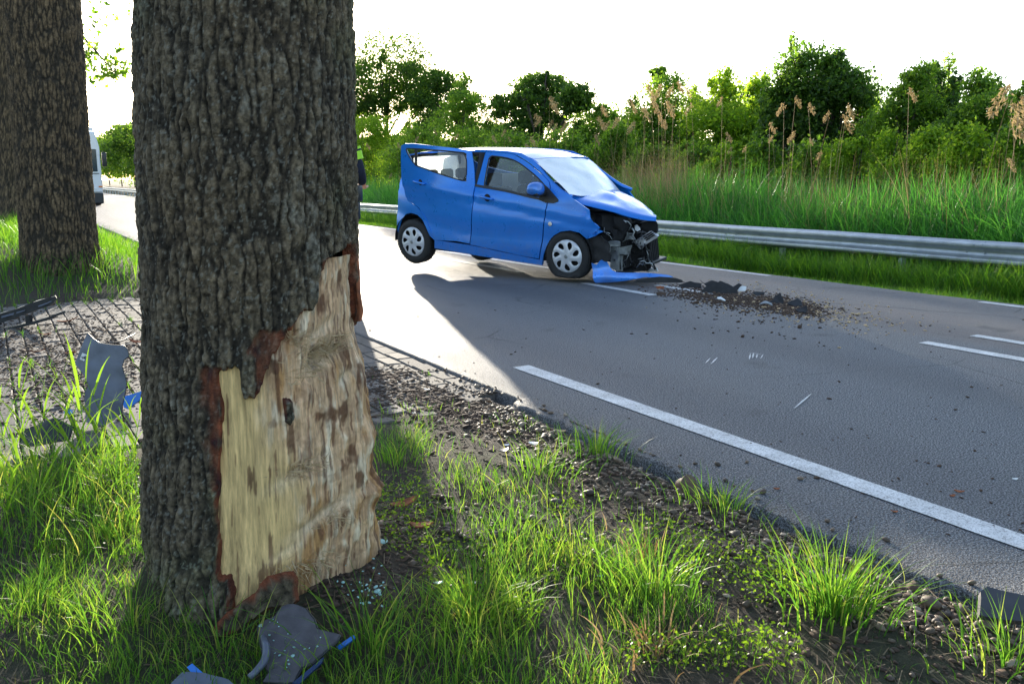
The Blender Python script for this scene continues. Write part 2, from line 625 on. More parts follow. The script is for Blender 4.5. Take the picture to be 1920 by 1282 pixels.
# asphalt: local x = across the road, local y = along it
def asphalt():
    m, t, p = new_mat('asphalt')
    grain = tex(t, scale=130, detail=4, rough=0.85)
    vo = tex(t, 'VORONOI', scale=150)
    big = tex(t, scale=0.8, detail=5, rough=0.6, stretch=(1.6, 0.35, 1))
    tc = t.nodes.new('ShaderNodeTexCoord'); sp = t.nodes.new('ShaderNodeSeparateXYZ')
    t.links.new(tc.outputs['Object'], sp.inputs[0])
    base = ramp(t, grain, [(0.41, (0.006, 0.007, 0.010)), (0.50, (0.066, 0.075, 0.092)), (0.585, (0.34, 0.36, 0.39))])
    base = mixc(t, 0.5, base, ramp(t, big, [(0.3, (0.60, 0.61, 0.64)), (0.7, (1.35, 1.30, 1.24))]), 'MULTIPLY')
    # far lane and debris: sandy brown dust, paler and warmer as painted sunlight
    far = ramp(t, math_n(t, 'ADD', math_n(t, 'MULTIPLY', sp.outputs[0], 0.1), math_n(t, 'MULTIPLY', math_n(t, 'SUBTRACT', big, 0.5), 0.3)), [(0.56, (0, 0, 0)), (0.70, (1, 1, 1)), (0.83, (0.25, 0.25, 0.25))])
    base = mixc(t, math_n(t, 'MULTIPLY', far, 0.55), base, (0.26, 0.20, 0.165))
    near = ramp(t, sp.outputs[0], [(0.0, (0.5, 0.5, 0.5)), (1.0, (0, 0, 0))])
    edge = ramp(t, math_n(t, 'SUBTRACT', sp.outputs[0], 2.2), [(0.0, (1, 1, 1)), (0.75, (0, 0, 0))])
    base = mixc(t, math_n(t, 'MULTIPLY', edge, 0.30), base, (0.085, 0.070, 0.055))
    # wheel tracks, bitumen seams and fine cracks
    wob = math_n(t, 'MULTIPLY', math_n(t, 'SUBTRACT', big, 0.5), 0.35)
    trk = math_n(t, 'COSINE', math_n(t, 'MULTIPLY', math_n(t, 'ADD', sp.outputs[0], wob), 3.9))
    base = mixc(t, 1.0, base, ramp(t, trk, [(0.0, (1.0, 1.0, 1.0)), (1.0, (0.82, 0.82, 0.84))]), 'MULTIPLY')
    vc = t.nodes.new('ShaderNodeTexVoronoi'); vc.feature = 'DISTANCE_TO_EDGE'; vc.inputs['Scale'].default_value = 0.55
    mp = t.nodes.new('ShaderNodeMixRGB'); mp.inputs[0].default_value = 0.12
    nz_ = t.nodes.new('ShaderNodeTexNoise'); nz_.inputs['Scale'].default_value = 3; nz_.inputs['Detail'].default_value = 6
    t.links.new(tc.outputs['Object'], nz_.inputs['Vector']); t.links.new(tc.outputs['Object'], mp.inputs[1]); t.links.new(nz_.outputs[1], mp.inputs[2])
    t.links.new(mp.outputs[0], vc.inputs['Vector'])
    crk = math_n(t, 'MULTIPLY', ramp(t, vc.outputs[0], [(0.0, (1, 1, 1)), (0.006, (0, 0, 0))]), ramp(t, big, [(0.50, (0, 0, 0)), (0.60, (0.7, 0.7, 0.7))]))
    base = mixc(t, crk, base, (0.012, 0.012, 0.013))
    spot = ramp(t, tex(t, scale=1.7, detail=3, rough=0.5), [(0.66, (0, 0, 0)), (0.74, (0.5, 0.5, 0.5))])
    base = mixc(t, spot, base, (0.035, 0.036, 0.040))
    t.links.new(base, p.inputs['Base Color'])
    t.links.new(ramp(t, big, [(0.3, (0.60,) * 3), (0.7, (0.76,) * 3)]), p.inputs['Roughness'])
    p.inputs['Specular IOR Level'].default_value = 0.38
    hgt = math_n(t, 'ADD', vo, grain)
    bump(t, p, hgt, 0.9, 0.005)
    return m


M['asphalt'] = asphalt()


def roadpaint():
    m, t, p = new_mat('road_marking_paint')
    n = tex(t, scale=130, detail=4, rough=0.85)
    b = tex(t, scale=6, detail=5)
    c = ramp(t, n, [(0.38, (0.14, 0.14, 0.15)), (0.49, (0.72, 0.73, 0.74))])
    cc_ = mixc(t, 1.0, c, ramp(t, b, [(0.3, (0.70,) * 3), (0.7, (1.05,) * 3)]), 'MULTIPLY')
    wr = ramp(t, tex(t, scale=22, detail=9, rough=0.8), [(0.56, (0, 0, 0)), (0.66, (0.8, 0.8, 0.8))])
    t.links.new(mixc(t, wr, cc_, (0.09, 0.095, 0.105)), p.inputs['Base Color'])
    p.inputs['Roughness'].default_value = 0.6
    bump(t, p, n, 0.4, 0.002)
    return m


M['roadpaint'] = roadpaint()


def soil():
    m, t, p = new_mat('verge_soil')
    n = tex(t, scale=48, detail=8, rough=0.8)
    n2 = tex(t, scale=1.3, detail=4)
    c = ramp(t, n, [(0.3, (0.018, 0.012, 0.008)), (0.5, (0.050, 0.034, 0.022)), (0.72, (0.13, 0.095, 0.065))])
    gr = ramp(t, n, [(0.3, (0.012, 0.028, 0.006)), (0.7, (0.05, 0.075, 0.016))])
    c = mixc(t, ramp(t, n2, [(0.42, (0, 0, 0)), (0.6, (0.55, 0.55, 0.55))]), c, gr)
    t.links.new(c, p.inputs['Base Color'])
    p.inputs['Roughness'].default_value = 0.95
    bump(t, p, n, 0.9, 0.02)
    return m


M['soil'] = soil()


def brickmat():
    m, t, p = new_mat('grey_paver')
    oi = t.nodes.new('ShaderNodeObjectInfo')
    n = tex(t, scale=45, detail=6, rough=0.75)
    c = ramp(t, n, [(0.3, (0.060, 0.053, 0.048)), (0.55, (0.125, 0.115, 0.107)), (0.75, (0.21, 0.195, 0.18))])
    c = mixc(t, 1.0, c, ramp(t, oi.outputs['Random'], [(0, (0.78, 0.76, 0.74)), (1, (1.2, 1.16, 1.15))]), 'MULTIPLY')
    t.links.new(c, p.inputs['Base Color'])
    p.inputs['Roughness'].default_value = 0.85
    bump(t, p, n, 0.6, 0.004)
    return m


M['paver'] = brickmat()


def pebmat():
    m, t, p = new_mat('pebble')
    g = t.nodes.new('ShaderNodeNewGeometry'); oi = t.nodes.new('ShaderNodeObjectInfo')
    f = math_n(t, 'FRACT', math_n(t, 'ADD', g.outputs['Random Per Island'], oi.outputs['Random']))
    c = ramp(t, f, [(0.0, (0.04, 0.026, 0.018)), (0.45, (0.10, 0.066, 0.042)), (0.8, (0.20, 0.14, 0.095)), (1.0, (0.34, 0.27, 0.20))])
    t.links.new(c, p.inputs['Base Color'])
    p.inputs['Roughness'].default_value = 0.6
    bump(t, p, tex(t, scale=200, detail=3), 0.3, 0.002)
    return m


M['pebble'] = pebmat()

# ------------------------------------------------------------------ ground
TREE_X, TREE_Y = -0.785, 2.53
TU, TV = uv(TREE_X, TREE_Y)


def H(u, v):
    """ground height: verge by the trees, road bed, far verge and ditch"""
    u = np.asarray(u, float); v = np.asarray(v, float)
    x, y = xy(u, v)
    z = -0.045 + 0.035 * fbm(x * 1.4, y * 1.4, 0, 3, 4) + 0.012 * fbm(x * 9, y * 9, 0, 9, 3)
    z = z + 0.018 + .022 * sstep(3.0, 3.8, u)
    d = np.hypot(x - TREE_X, y - TREE_Y)
    z = z + 0.05 * (1 - sstep(0.25, 0.75, d))
    z = z + 0.36 * sstep(9.7, 12.0, u) * (1 - sstep(1.0, 2.1, v))
    pav = sstep(4.0, 4.35, u) * (1 - sstep(9.55, 9.8, u)) * sstep(-2.9, -2.6, v)
    z = z * (1 - pav) + (-0.070) * pav
    bed = sstep(2.25, 2.5, v) * (1 - sstep(8.45, 8.7, v))
    z = z * (1 - bed) + (-0.14) * bed
    far = sstep(8.45, 10.2, v)
    z = z - 0.30 * far - 0.35 * sstep(11.2, 13.5, v) + 0.5 * sstep(16.5, 22, v) + 0.10 * far * fbm(x * 0.7, y * 0.7, 0, 5, 3)
    z = z - 0.0
    return z


us = np.concatenate([np.linspace(-400, -20, 14), np.linspace(-15, -1.5, 12), np.arange(-1.2, 5.6, 0.045), np.arange(5.6, 20, 0.25), np.linspace(21, 60, 30), np.linspace(70, 900, 20)])
vs = np.concatenate([np.linspace(-600, -20, 12), np.linspace(-16, -3.2, 14), np.arange(-3.0, 2.6, 0.045), np.array([2.9, 5, 8, 8.3]), np.arange(8.45, 18, 0.22), np.linspace(19, 60, 18), np.linspace(80, 900, 12)])
UU, VV = np.meshgrid(us, vs, indexing='ij')
XX, YY = xy(UU, VV)
ZZ = H(UU, VV)
g_me = np_mesh('ground', np.stack([XX, YY, ZZ], -1).reshape(-1, 3), quads=grid_faces(len(us), len(vs))[:, ::-1])
ground = link('ground', g_me, M['soil'])
tag(ground, kind='structure')


def road_edge(u):
    u = np.asarray(u, float)
    rag = 0.02 * fbm(u * 3, 0, 0, 21, 3) + 0.012 * fbm(u * 15, 0, 0, 22, 3)
    return np.where(u > 3.9, 2.425 + rag * 0.15, 2.36 + rag * 1.6)


ru_ = np.concatenate([np.linspace(-300, -4, 10), np.arange(-3.5, 6, 0.03), np.linspace(6, 40, 60), np.linspace(45, 800, 25)])
e0 = road_edge(ru_)
rows = []
fr_ = 8.46 + 0.04 * fbm(ru_ * 2.0, 0, 0, 31, 3)
for u_, e_, f_ in zip(ru_, e0, fr_):
    rows.append([(e_ - 0.02, u_, -0.12), (e_ - 0.004, u_, -0.012), (e_ + 0.012, u_, -0.001), (e_ + 0.3, u_, 0), (5.4, u_, 0.0), (f_ - 0.02, u_, 0.0), (f_, u_, -0.01), (f_ + 0.03, u_, -0.14)])
V = np.array(rows).reshape(-1, 3)
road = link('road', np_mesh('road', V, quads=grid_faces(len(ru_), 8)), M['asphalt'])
road.rotation_euler = (0, 0, TH)
tag(road, kind='structure')


def stripe(u0, u1, v0, v1, z=0.004, n=None):
    n = n or max(2, int(abs(u1 - u0) / 0.06))
    n = min(n, 600)
    uu = np.linspace(u0, u1, n)
    a = v0 + 0.004 * fbm(uu * 9, 0, 0, 41, 3); b = v1 + 0.004 * fbm(uu * 9, 3, 0, 43, 3)
    V = np.stack([np.stack([a, uu, uu * 0 + z], -1), np.stack([b, uu, uu * 0 + z], -1)], 1).reshape(-1, 3)
    F = grid_faces(n, 2)
    return V, F


def marking(name, u0, u1, v0, v1, label):
    V, F = stripe(u0, u1, v0, v1)
    o = link(name, np_mesh(name, V, quads=F), M['roadpaint'])
    o.rotation_euler = (0, 0, TH)
    tag(o, label, 'road marking')
    return o


o = marking('edge_line', -60, 4.60, 2.80, 2.925, 'solid white edge line along the near side of the asphalt'); tag(o, kind='structure')
o = marking('edge_line', 7.45, 300, 8.26, 8.36, 'white line along the far edge of the road behind the car'); tag(o, kind='structure')
o = marking('edge_line', -3.0, 4.75, 8.26, 8.36, 'white far edge line at the right end of the road'); tag(o, kind='structure')
dashA = [(-3.4, 0.1), (0.9, 3.75), (6.80, 8.05), (9.4, 13.4), (16.4, 19.4), (22.5, 25.5), (28.5, 31.5), (34.5, 37.5)]
dashB = [(-3.0, 0.3), (0.9, 3.72), (6.55, 7.45), (9.4, 13.4), (16.4, 19.4), (22.5, 25.5), (28.5, 31.5)]
where = ['behind the camera', 'nearest the right edge', 'under the car nose', 'behind the car rear', 'far up the road', 'farther up the road', 'very far up the road', 'farthest up the road']
for i, (a, b) in enumerate(dashA):
    o = marking('centre_dash', a, b, 5.81, 5.93, 'near white centre dash ' + where[i]); tag(o, kind='structure')
for i, (a, b) in enumerate(dashB):
    o = marking('centre_dash', a, b, 6.41, 6.52, 'far white centre dash ' + where[i]); tag(o, kind='structure')

# white scrape marks on the near lane
scr = MB()
for (a, b, wd) in [((1322, 681), (1332, 671), .008), ((1333, 682), (1345, 670), .010), ((1405, 673), (1407, 663), .012), ((1411, 671), (1413, 662), .012), ((1418, 671), (1420, 664), .010), ((1403, 661), (1428, 664), .008), ((1489, 765), (1521, 738), .010), ((1426, 672), (1431, 664), .007)]:
    A, B = Vector(gp(*a, 0.005)), Vector(gp(*b, 0.005))
    d = (B - A).normalized(); n = Vector((-d.y, d.x, 0)) * wd / 2
    scr.add([A - n * .3, A + n * .3, (A + B) / 2 + n * 1.2, B + n * .4, B - n * .4, (A + B) / 2 - n * 1.2], [(0, 5, 4, 3, 2, 1)])
o = scr.build('scrape_mark', M['roadpaint'])
tag(o, 'white scrape marks scratched into the near lane', 'scratch', kind='structure')

# ------------------------------------------------------------------ driveway of grey pavers
drive = MB()
drive.v = [(-2.7, 4.2, -0.03), (2.40, 4.2, -0.03), (2.40, 9.65, -0.03), (-2.7, 9.65, -0.03)]
drive.f = [(0, 1, 2, 3)]
dr = drive.build('driveway', M['soil'])
dr.rotation_euler = (0, 0, TH)
tag(dr, 'driveway of worn grey pavers beside the tree', 'driveway', kind='structure')


def paver_mesh(seed):
    bm = bmesh.new()
    bmesh.ops.create_cube(bm, size=1)
    for q in bm.verts: q.co = Vector((q.co.x * .112, q.co.y * .222, q.co.z * .05))
    bmesh.ops.bevel(bm, geom=[e for e in bm.edges if all(v.co.z > 0 for v in e.verts)], offset=0.007, segments=1, affect='EDGES')
    me = bpy.data.meshes.new('brick'); bm.to_mesh(me); bm.free()
    me.materials.append(M['paver'])
    return me


pm = paver_mesh(0)
rng = random.Random(5)
cells = []
for r in range(43):
    for k in range(26):
        v = 2.345 - r * 0.119
        u = 4.02 + k * 0.229 + (0.115 if r % 2 else 0)
        if v < -2.6 or u > 9.6: continue
        near_edge = 4.05 + max(0, (2.0 - v)) * 0.05 + 0.12 * math.sin(v * 3)
        if u < near_edge: continue
        x, y = xy(u, v)
        F = y * CPH + CAMH * SPH
        px = 960 + FPX * x / F
        py = 641 - FPX * (y * SPH - CAMH * CPH) / F
        vis = -20 < px < 1000 and py < 1290 and not (262 < px < 668)
        cells.append((not vis, math.hypot(x, y), u, v))
cells.sort()
rest = MB()
for i, (hid, dd, u, v) in enumerate(cells):
    dz, rz, tx, ty = rng.uniform(-.006, .004), rng.gauss(0, .012), rng.gauss(0, .015), rng.gauss(0, .015)
    if i < 296 and not hid:
        o = bpy.data.objects.new('brick', pm); COL.objects.link(o); o.parent = dr
        o.location = (v, u, -0.038 + dz); o.rotation_euler = (tx, ty, rz)
    else:
        rest.box((v, u, -0.038 + dz), (.11, .22, .05), Matrix.Rotation(rz, 4, 'Z'))
o = rest.build('brick', M['paver'], dr)
tag(o, kind='stuff')


# ------------------------------------------------------------------ blades
def blades(P, h, w, lean_dir, lean, segs=3, rs=None, twist=None, droop=1.0):
    """P base points (N,3); curved tapering blades"""
    rs = rs or np.random.RandomState(1)
    n = len(P)
    az = lean_dir
    face = rs.uniform(0, math.pi, n) if twist is None else twist
    wx, wy = np.cos(face), np.sin(face)
    V = np.zeros((n, segs * 2 + 1, 3))
    for k in range(segs + 1):
        t = k / segs
        bend = lean * t ** 1.8
        hx = h * (t - 0.25 * droop * np.clip(lean, 0, 2) * t ** 3)
        c = P + np.stack([np.cos(az) * h * bend, np.sin(az) * h * bend, hx], -1)
        ww = w * (1 - t ** 1.6) * (0.75 + 0.5 * t)
        off = np.stack([wx * ww / 2, wy * ww / 2, 0 * ww], -1)
        if k < segs:
            V[:, 2 * k] = c - off; V[:, 2 * k + 1] = c + off
        else:
            V[:, 2 * segs] = c
    base = (np.arange(n) * (segs * 2 + 1))[:, None]
    Q = [np.array([2 * k, 2 * k + 1, 2 * k + 3, 2 * k + 2]) for k in range(segs - 1)]
    quads = (base[:, None, :] + np.array(Q)[None]).reshape(-1, 4) if Q else None
    tris = (base + np.array([2 * segs - 2, 2 * segs - 1, 2 * segs])[None])
    return V.reshape(-1, 3), quads, tris


def blade_obj(name, P, h, w, ld, lean, mat, segs=3, rs=None, label=None, cat='grass', kind='stuff', droop=1.0):
    V, q, t = blades(P, h, w, ld, lean, segs, rs, droop=droop)
    o = link(name, np_mesh(name, V, quads=q, tris=t), mat)
    tag(o, label, cat, kind=kind)
    return o


rs = np.random.RandomState(11)


def pix_of(x, y, z):
    F = y * CPH - (z - CAMH) * SPH; U = y * SPH + (z - CAMH) * CPH
    return 960 + FPX * x / F, 641 - FPX * U / F


# --- foreground turf
N = 190000
u = rs.uniform(-0.9, 4.6, N); v = rs.uniform(-2.6, 2.33, N)
x, y = xy(u, v)
z = H(u, v)
px, py = pix_of(x, y, z)
ok = (y > 1.0) & (px > -250) & (px < 2150) & (py < 1500)
dt = np.hypot(x - TREE_X, y - TREE_Y)
clump = fbm(x * 2.2, y * 2.2, 0, 51, 3) + 0.5 * fbm(x * 9, y * 9, 0, 53, 2)
dens = 0.42 + 1.6 * clump
dens = dens * (1 - 0.93 * sstep(1.30, 1.95, v + 0.35 * fbm(x * 3, y * 3, 0, 57, 2)))          # stony strip at the asphalt
dens = dens * (1 - 0.92 * sstep(3.35, 3.75, u - 0.12 * v + 0.2 * fbm(x * 4, y * 4, 2, 58, 2)))   # litter by the pavers
dirt = sstep(0.30, 0.0, np.hypot((px - 790) / 900, (py - 1000) / 420)) + sstep(0.2, 0.0, np.hypot((px - 1045) / 500, (py - 1170) / 800)) + 0.6 * sstep(0.2, 0.0, np.hypot((px - 620) / 400, (py - 1120) / 500))
dens = dens * (1 - 0.9 * np.clip(dirt, 0, 1))
dens = np.where(dt < 0.37, 0, dens)
ok &= rs.uniform(0, 1, N) < dens
x, y, z, u, v, px, py, clump = (a[ok] for a in (x, y, z, u, v, px, py, clump))
n = len(x)
hh = rs.gamma(3.2, 0.0125, n) * (1 + 1.3 * np.clip(clump, 0, 1)) + 0.02
hh = hh * (1 - 0.45 * sstep(1.5, 2.2, v)) * (1 - .30 * sstep(-.2, -.9, x))
blade_obj('short_grass', np.stack([x, y, z - 0.005], -1), hh, rs.uniform(0.0022, 0.0048, n), rs.uniform(0, 6.28, n), rs.uniform(0.1, 0.9, n), M['grass'], 3, rs, 'short green grass growing on the verge in front of the tree')

# --- tufts with longer blades
def tuft_points(px, py, n, r, rsx):
    b = gp(px, py, -0.04)
    a = rsx.uniform(0, 6.28, n); d = np.abs(rsx.normal(0, r, n))
    X = b[0] + np.cos(a) * d; Y = b[1] + np.sin(a) * d
    uu, vv = uv(X, Y)
    return np.stack([X, Y, H(uu, vv)], -1), a


def tuft(px, py, n, r, hmin, hmax, wmin, wmax, seed, label, mat='grass', lean=(0.2, 1.0), name='grass_tuft', group=None):
    R_ = np.random.RandomState(seed)
    P, a = tuft_points(px, py, n, r, R_)
    o = blade_obj(name, P, R_.uniform(hmin, hmax, n), R_.uniform(wmin, wmax, n), a + R_.normal(0, .5, n), R_.uniform(*lean, n), M[mat], 5, R_, label, 'grass tuft', kind=None)
    if group: o['group'] = group
    return o


tuft(1560, 1165, 230, 0.085, .10, .26, .004, .008, 1, 'big splayed bright green grass tuft at the lower right')
tuft(1230, 1130, 110, 0.067, .10, .24, .004, .008, 2, 'upright green grass tuft left of the big splayed one')
tuft(890, 1180, 90, 0.095, .10, .24, .003, .007, 3, 'dark green grass tuft growing in the shade right of the trunk')
tuft(1120, 860, 120, 0.114, .08, .20, .003, .006, 4, 'grass tuft at the edge of the pebbles near the road line')
tuft(1010, 900, 110, 0.114, .07, .18, .003, .006, 5, 'sunlit grass tuft right of the white litter')
tuft(740, 870, 130, 0.133, .07, .17, .003, .006, 6, 'green grass tuft against the torn side of the trunk')
tuft(1360, 960, 110, 0.114, .06, .17, .003, .006, 7, 'grass tuft beside the rusty rounded lump')
tuft(1890, 1260, 110, 0.095, .08, .18, .003, .006, 8, 'grass tuft in the lower right corner')
tuft(1820, 1120, 40, 0.095, .05, .14, .002, .005, 9, 'thin grass tuft behind the angular black plastic piece')
tuft(700, 1240, 80, 0.095, .10, .26, .003, .007, 10, 'grass tuft right of the grey liner piece')
tuft(420, 1250, 60, 0.095, .08, .2, .003, .006, 12, 'grass tuft left of the grey liner piece')
tuft(60, 1150, 150, 0.190, .06, .15, .0025, .005, 13, 'dense grass tuft in the lower left corner')
tuft(180, 1010, 120, 0.171, .05, .14, .0025, .005, 14, 'grass tuft left of the broken tree base')
tuft(1230, 1240, 70, 0.095, .05, .12, .005, .009, 15, 'dry straw coloured tuft among green grass', 'straw')
tuft(1210, 1060, 50, 0.114, .05, .11, .004, .007, 16, 'small dry straw tuft above the other one', 'straw')
tuft(732, 668, 60, 0.095, .03, .08, .003, .006, 17, 'small grass tuft growing between the grey pavers')
tuft(250, 1200, 110, 0.152, .08, .19, .002, .005, 18, 'olive grass tuft against the left foot of the trunk')
tuft(1480, 1080, 60, 0.133, .05, .13, .003, .006, 19, 'low grass tuft among the pebbles by the asphalt')

# --- young reed shoots left of the tree
def shoot(px, py, hgt, seed, label):
    R_ = random.Random(seed)
    b = gp(px, py, -0.03)
    root = empty('reed_shoot', tuple(b), (0, 0, 0), label, 'reed shoot', 'young reed shoots left of the tree')
    st = MB()
    lx, ly = R_.uniform(-.08, .08), R_.uniform(-.05, .05)
    P = [(lx * t * t * hgt * 3, ly * t * t * hgt * 3, hgt * 0.75 * t) for t in np.linspace(0, 1, 6)]
    st.tube(P, [0.0028 * (1 - t * .6) for t in np.linspace(0, 1, 6)], 5)
    st.build('stem', M['shoot'], root, smooth=True)
    nl = R_.randint(5, 7)
    for k in range(nl):
        t = 0.25 + 0.75 * k / (nl - 1)
        i = min(5, int(t * 5)); bp = np.array(P[i])
        a = R_.choice([0, math.pi]) + R_.uniform(-.7, .7)
        L = hgt * R_.uniform(.35, .6)
        up = R_.uniform(.95, 1.35) if k < nl - 1 else 1.45
        m = MB(); V = []; n = 7; dr_ = R_.uniform(.1, .75)
        for q in range(n):
            s = q / (n - 1)
            ang = up - s * s * dr_
            if q == 0: c = Vector(bp)
            else: c = c + Vector((math.cos(a) * math.cos(ang), math.sin(a) * math.cos(ang), math.sin(ang))) * L / (n - 1)
            wv = 0.0050 * math.sin(math.pi * min(1, s * .85 + .15)) ** .7 * (1.35 if s < .6 else 1.35 * (1 - s) / .4 + .02)
            sd_ = Vector((-math.sin(a), math.cos(a), 0)) * wv
            V += [c - sd_, c + Vector((0, 0, -.002)), c + sd_]
        F = []
        for q in range(n - 1):
            F += [(3 * q, 3 * q + 1, 3 * q + 4, 3 * q + 3), (3 * q + 1, 3 * q + 2, 3 * q + 5, 3 * q + 4)]
        m.add(V, F)
        m.build('leaf', M['shoot'], root, smooth=True)


SH = [(205, 860, .36, 'tallest thin reed shoot reaching up in front of the grey liner'),
      (168, 925, .42, 'leafy reed shoot standing left of the trunk over the pebbles'),
      (30, 900, .40, 'reed shoot near the left edge with a bent leaf'),
      (65, 915, .36, 'reed shoot with long upright leaves beside the left edge'),
      (100, 905, .33, 'reed shoot in front of the dark plastic left of the liner'),
      (135, 900, .30, 'short reed shoot between two taller ones'),
      (230, 905, .26, 'low reed shoot close to the trunk'),
      (10, 860, .34, 'reed shoot cut by the left edge of the view'),
      (80, 960, .30, 'reed shoot growing lower in the grass at left'),
      (190, 880, .24, 'small reed shoot under the liner foot'),
      (15, 1000, .28, 'reed shoot leaning at the far left, above the corner grass'),
      (255, 880, .22, 'little reed shoot touching the bark'),
      (45, 850, .30, 'reed shoot behind the others near the left edge'),
      (150, 860, .28, 'reed shoot just left of the liner foot')]
for i, (a, b, c, l) in enumerate(SH): shoot(a, b - 15, c * 1.22, 100 + i, l)

# taller grass between the shoots
N = 1300
pxs = rs.uniform(-60, 258, N); pys = rs.normal(925, 60, N)
P = np.array([gp(a, b, -.03) for a, b in zip(pxs, pys)]); uu, vv = uv(P[:, 0], P[:, 1]); ok = (uu < 4.1) & (np.hypot(P[:, 0] - TREE_X, P[:, 1] - TREE_Y) > .38); P = P[ok]; P[:, 2] = H(uu[ok], vv[ok]); n = len(P)
blade_obj('tall_grass', P, rs.gamma(4, .038, n), rs.uniform(.0025, .0055, n), rs.uniform(0, 6.28, n), rs.uniform(.1, 1.0, n), M['grass'], 5, rs, 'taller bright grass among the reed shoots left of the trunk')

# low herbs left of trunk and in the turf: many small leaves
N = 26000
pxs = np.concatenate([rs.uniform(0, 262, 5000), rs.uniform(700, 1900, 21000)])
pys = np.concatenate([rs.normal(880, 55, 5000), rs.uniform(900, 1282, 21000)])
P = np.array([gp(a, b, -0.03) for a, b in zip(pxs, pys)])
uu, vv = uv(P[:, 0], P[:, 1])
cl = fbm(P[:, 0] * 5, P[:, 1] * 5, 0, 77, 2)
ok = (vv < 2.0) & (uu < 3.9) & ((cl > 0.12) | (pxs < 262)) & (np.hypot(P[:, 0] - TREE_X, P[:, 1] - TREE_Y) > .38)
P = P[ok]; n = len(P)
P[:, 2] = H(uu[ok], vv[ok]) + rs.uniform(0.0, 0.075, n)


def leaf_quads(P, size, rs, flat=0.0):
    n = len(P)
    a = rs.normal(0, 1, (n, 3)); a[:, 2] *= (1 - flat)
    a /= np.linalg.norm(a, axis=1)[:, None]
    b = np.cross(a, rs.normal(0, 1, (n, 3))); b /= np.linalg.norm(b, axis=1)[:, None] + 1e-9
    sz = (size * rs.uniform(.6, 1.3, n))[:, None]
    V = np.stack([P - a * sz, P + b * sz * .55, P + a * sz, P - b * sz * .55], 1).reshape(-1, 3)
    return V, np.arange(n * 4).reshape(-1, 4)


V, q = leaf_quads(P, 0.0065, rs)
o = link('low_herbs', np_mesh('low_herbs', V, quads=q), M['herb'], smooth=False)
tag(o, 'small leaved herbs low in the verge grass', 'herbs', kind='stuff')

# --- weeds in the joints of the pavers
N = 9000
r_ = rs.randint(0, 40, N); v = 2.345 - r_ * .119 - .0595 + rs.normal(0, .008, N); u = rs.uniform(4.0, 9.7, N)
x, y = xy(u, v)
ok = (fbm(x * 1.8, y * 1.8, 0, 68, 3) + .35 * sstep(8.6, 9.6, u) + .25 * sstep(4.6, 4.0, u)) > .16
x, y, u, v = x[ok], y[ok], u[ok], v[ok]; n = len(x)
blade_obj('joint_weeds', np.stack([x, y, x * 0 - .02], -1), rs.gamma(2.5, .012, n) + .012, rs.uniform(.003, .006, n), rs.uniform(0, 6.28, n), rs.uniform(.2, 1.1, n), M['grass'], 3, rs, 'small weeds growing in the joints of the pavers', 'weeds')

# --- grass of the left verge, round the second tree and beyond
N = 42000
u = 9.5 + rs.gamma(1.6, 5.0, N); v = rs.uniform(-9, 2.45, N)
x, y = xy(u, v); z = H(u, v)
px, py = pix_of(x, y, z)
ok = (u < 70) & (px > -150) & (px < 300) & (v < 2.42 - 0.15 * (fbm(x * 2, y * 2, 0, 61, 2)))
x, y, z, u, v = (a[ok] for a in (x, y, z, u, v)); n = len(x)
hh = rs.uniform(.10, .34, n) * (1 + .8 * np.clip(fbm(x * .9, y * .9, 0, 62, 2), -.5, 1)) * (1 - .5 * sstep(0.9, 2.2, v))
blade_obj('verge_grass', np.stack([x, y, z - .01], -1), hh, rs.uniform(.005, .011, n) * (1 + u * .02), rs.uniform(0, 6.28, n), rs.uniform(.1, .7, n), M['grass_far'], 3, rs, 'long green grass round the second tree and beyond')
# --- grass of the far verge
N = 60000
u = -4 + rs.gamma(2.2, 7.5, N); v = rs.uniform(8.50, 12.2, N)
x, y = xy(u, v); z = H(u, v)
px, py = pix_of(x, y, z)
ok = (u < 90) & (px > 170) & (px < 2060)
x, y, z, u, v = (a[ok] for a in (x, y, z, u, v)); n = len(x)
ln = 0.5 + 1.25 * sstep(9.0, 10.4, v)
hh = rs.uniform(.08, .24, n) * ln * (1 + .7 * np.clip(fbm(x * .8, y * .8, 0, 65, 2), -.5, 1))
blade_obj('verge_grass', np.stack([x, y, z - .01], -1), hh, rs.uniform(.006, .012, n) * (1 + u * .02), rs.uniform(0, 6.28, n), rs.uniform(.1, .9, n), M['grass_far'], 3, rs, 'green grass between the road and the guardrail')
N = 24000
u = -4 + rs.gamma(2.0, 7.5, N); v = rs.uniform(10.1, 10.75, N)
x, y = xy(u, v); z = H(u, v)
blade_obj('verge_grass', np.stack([x, y, z - .01], -1), rs.uniform(.42, .68, N), rs.uniform(.008, .015, N), rs.uniform(0, 6.28, N), rs.uniform(.1, .9, N), M['grass_far'], 3, rs, 'longer grass hiding the posts of the guardrail')
# --- tall green reeds behind the rail
N = 62000
u = -4 + rs.gamma(2.0, 8.5, N); v = 11.6 + 4.6 * rs.uniform(0, 1, N) ** 1.2
x, y = xy(u, v); z = H(u, v)
px, py = pix_of(x, y, z + .8)
ok = (u < 75) & (px > 400) & (px < 2060)
x, y, z, u, v = (a[ok] for a in (x, y, z, u, v)); n = len(x)
hh = rs.uniform(1.35, 2.3, n) * (0.55 + .45 * sstep(11.3, 13.2, v)) * (1 + .25 * fbm(x * .5, y * .5, 0, 66, 2))
blade_obj('green_reeds', np.stack([x, y, z], -1), hh, rs.uniform(.020, .040, n), rs.uniform(0, 6.28, n), rs.uniform(.05, .85, n), M['reed'], 5, rs, 'dense tall green reeds behind the guardrail', 'reeds', droop=1.6)


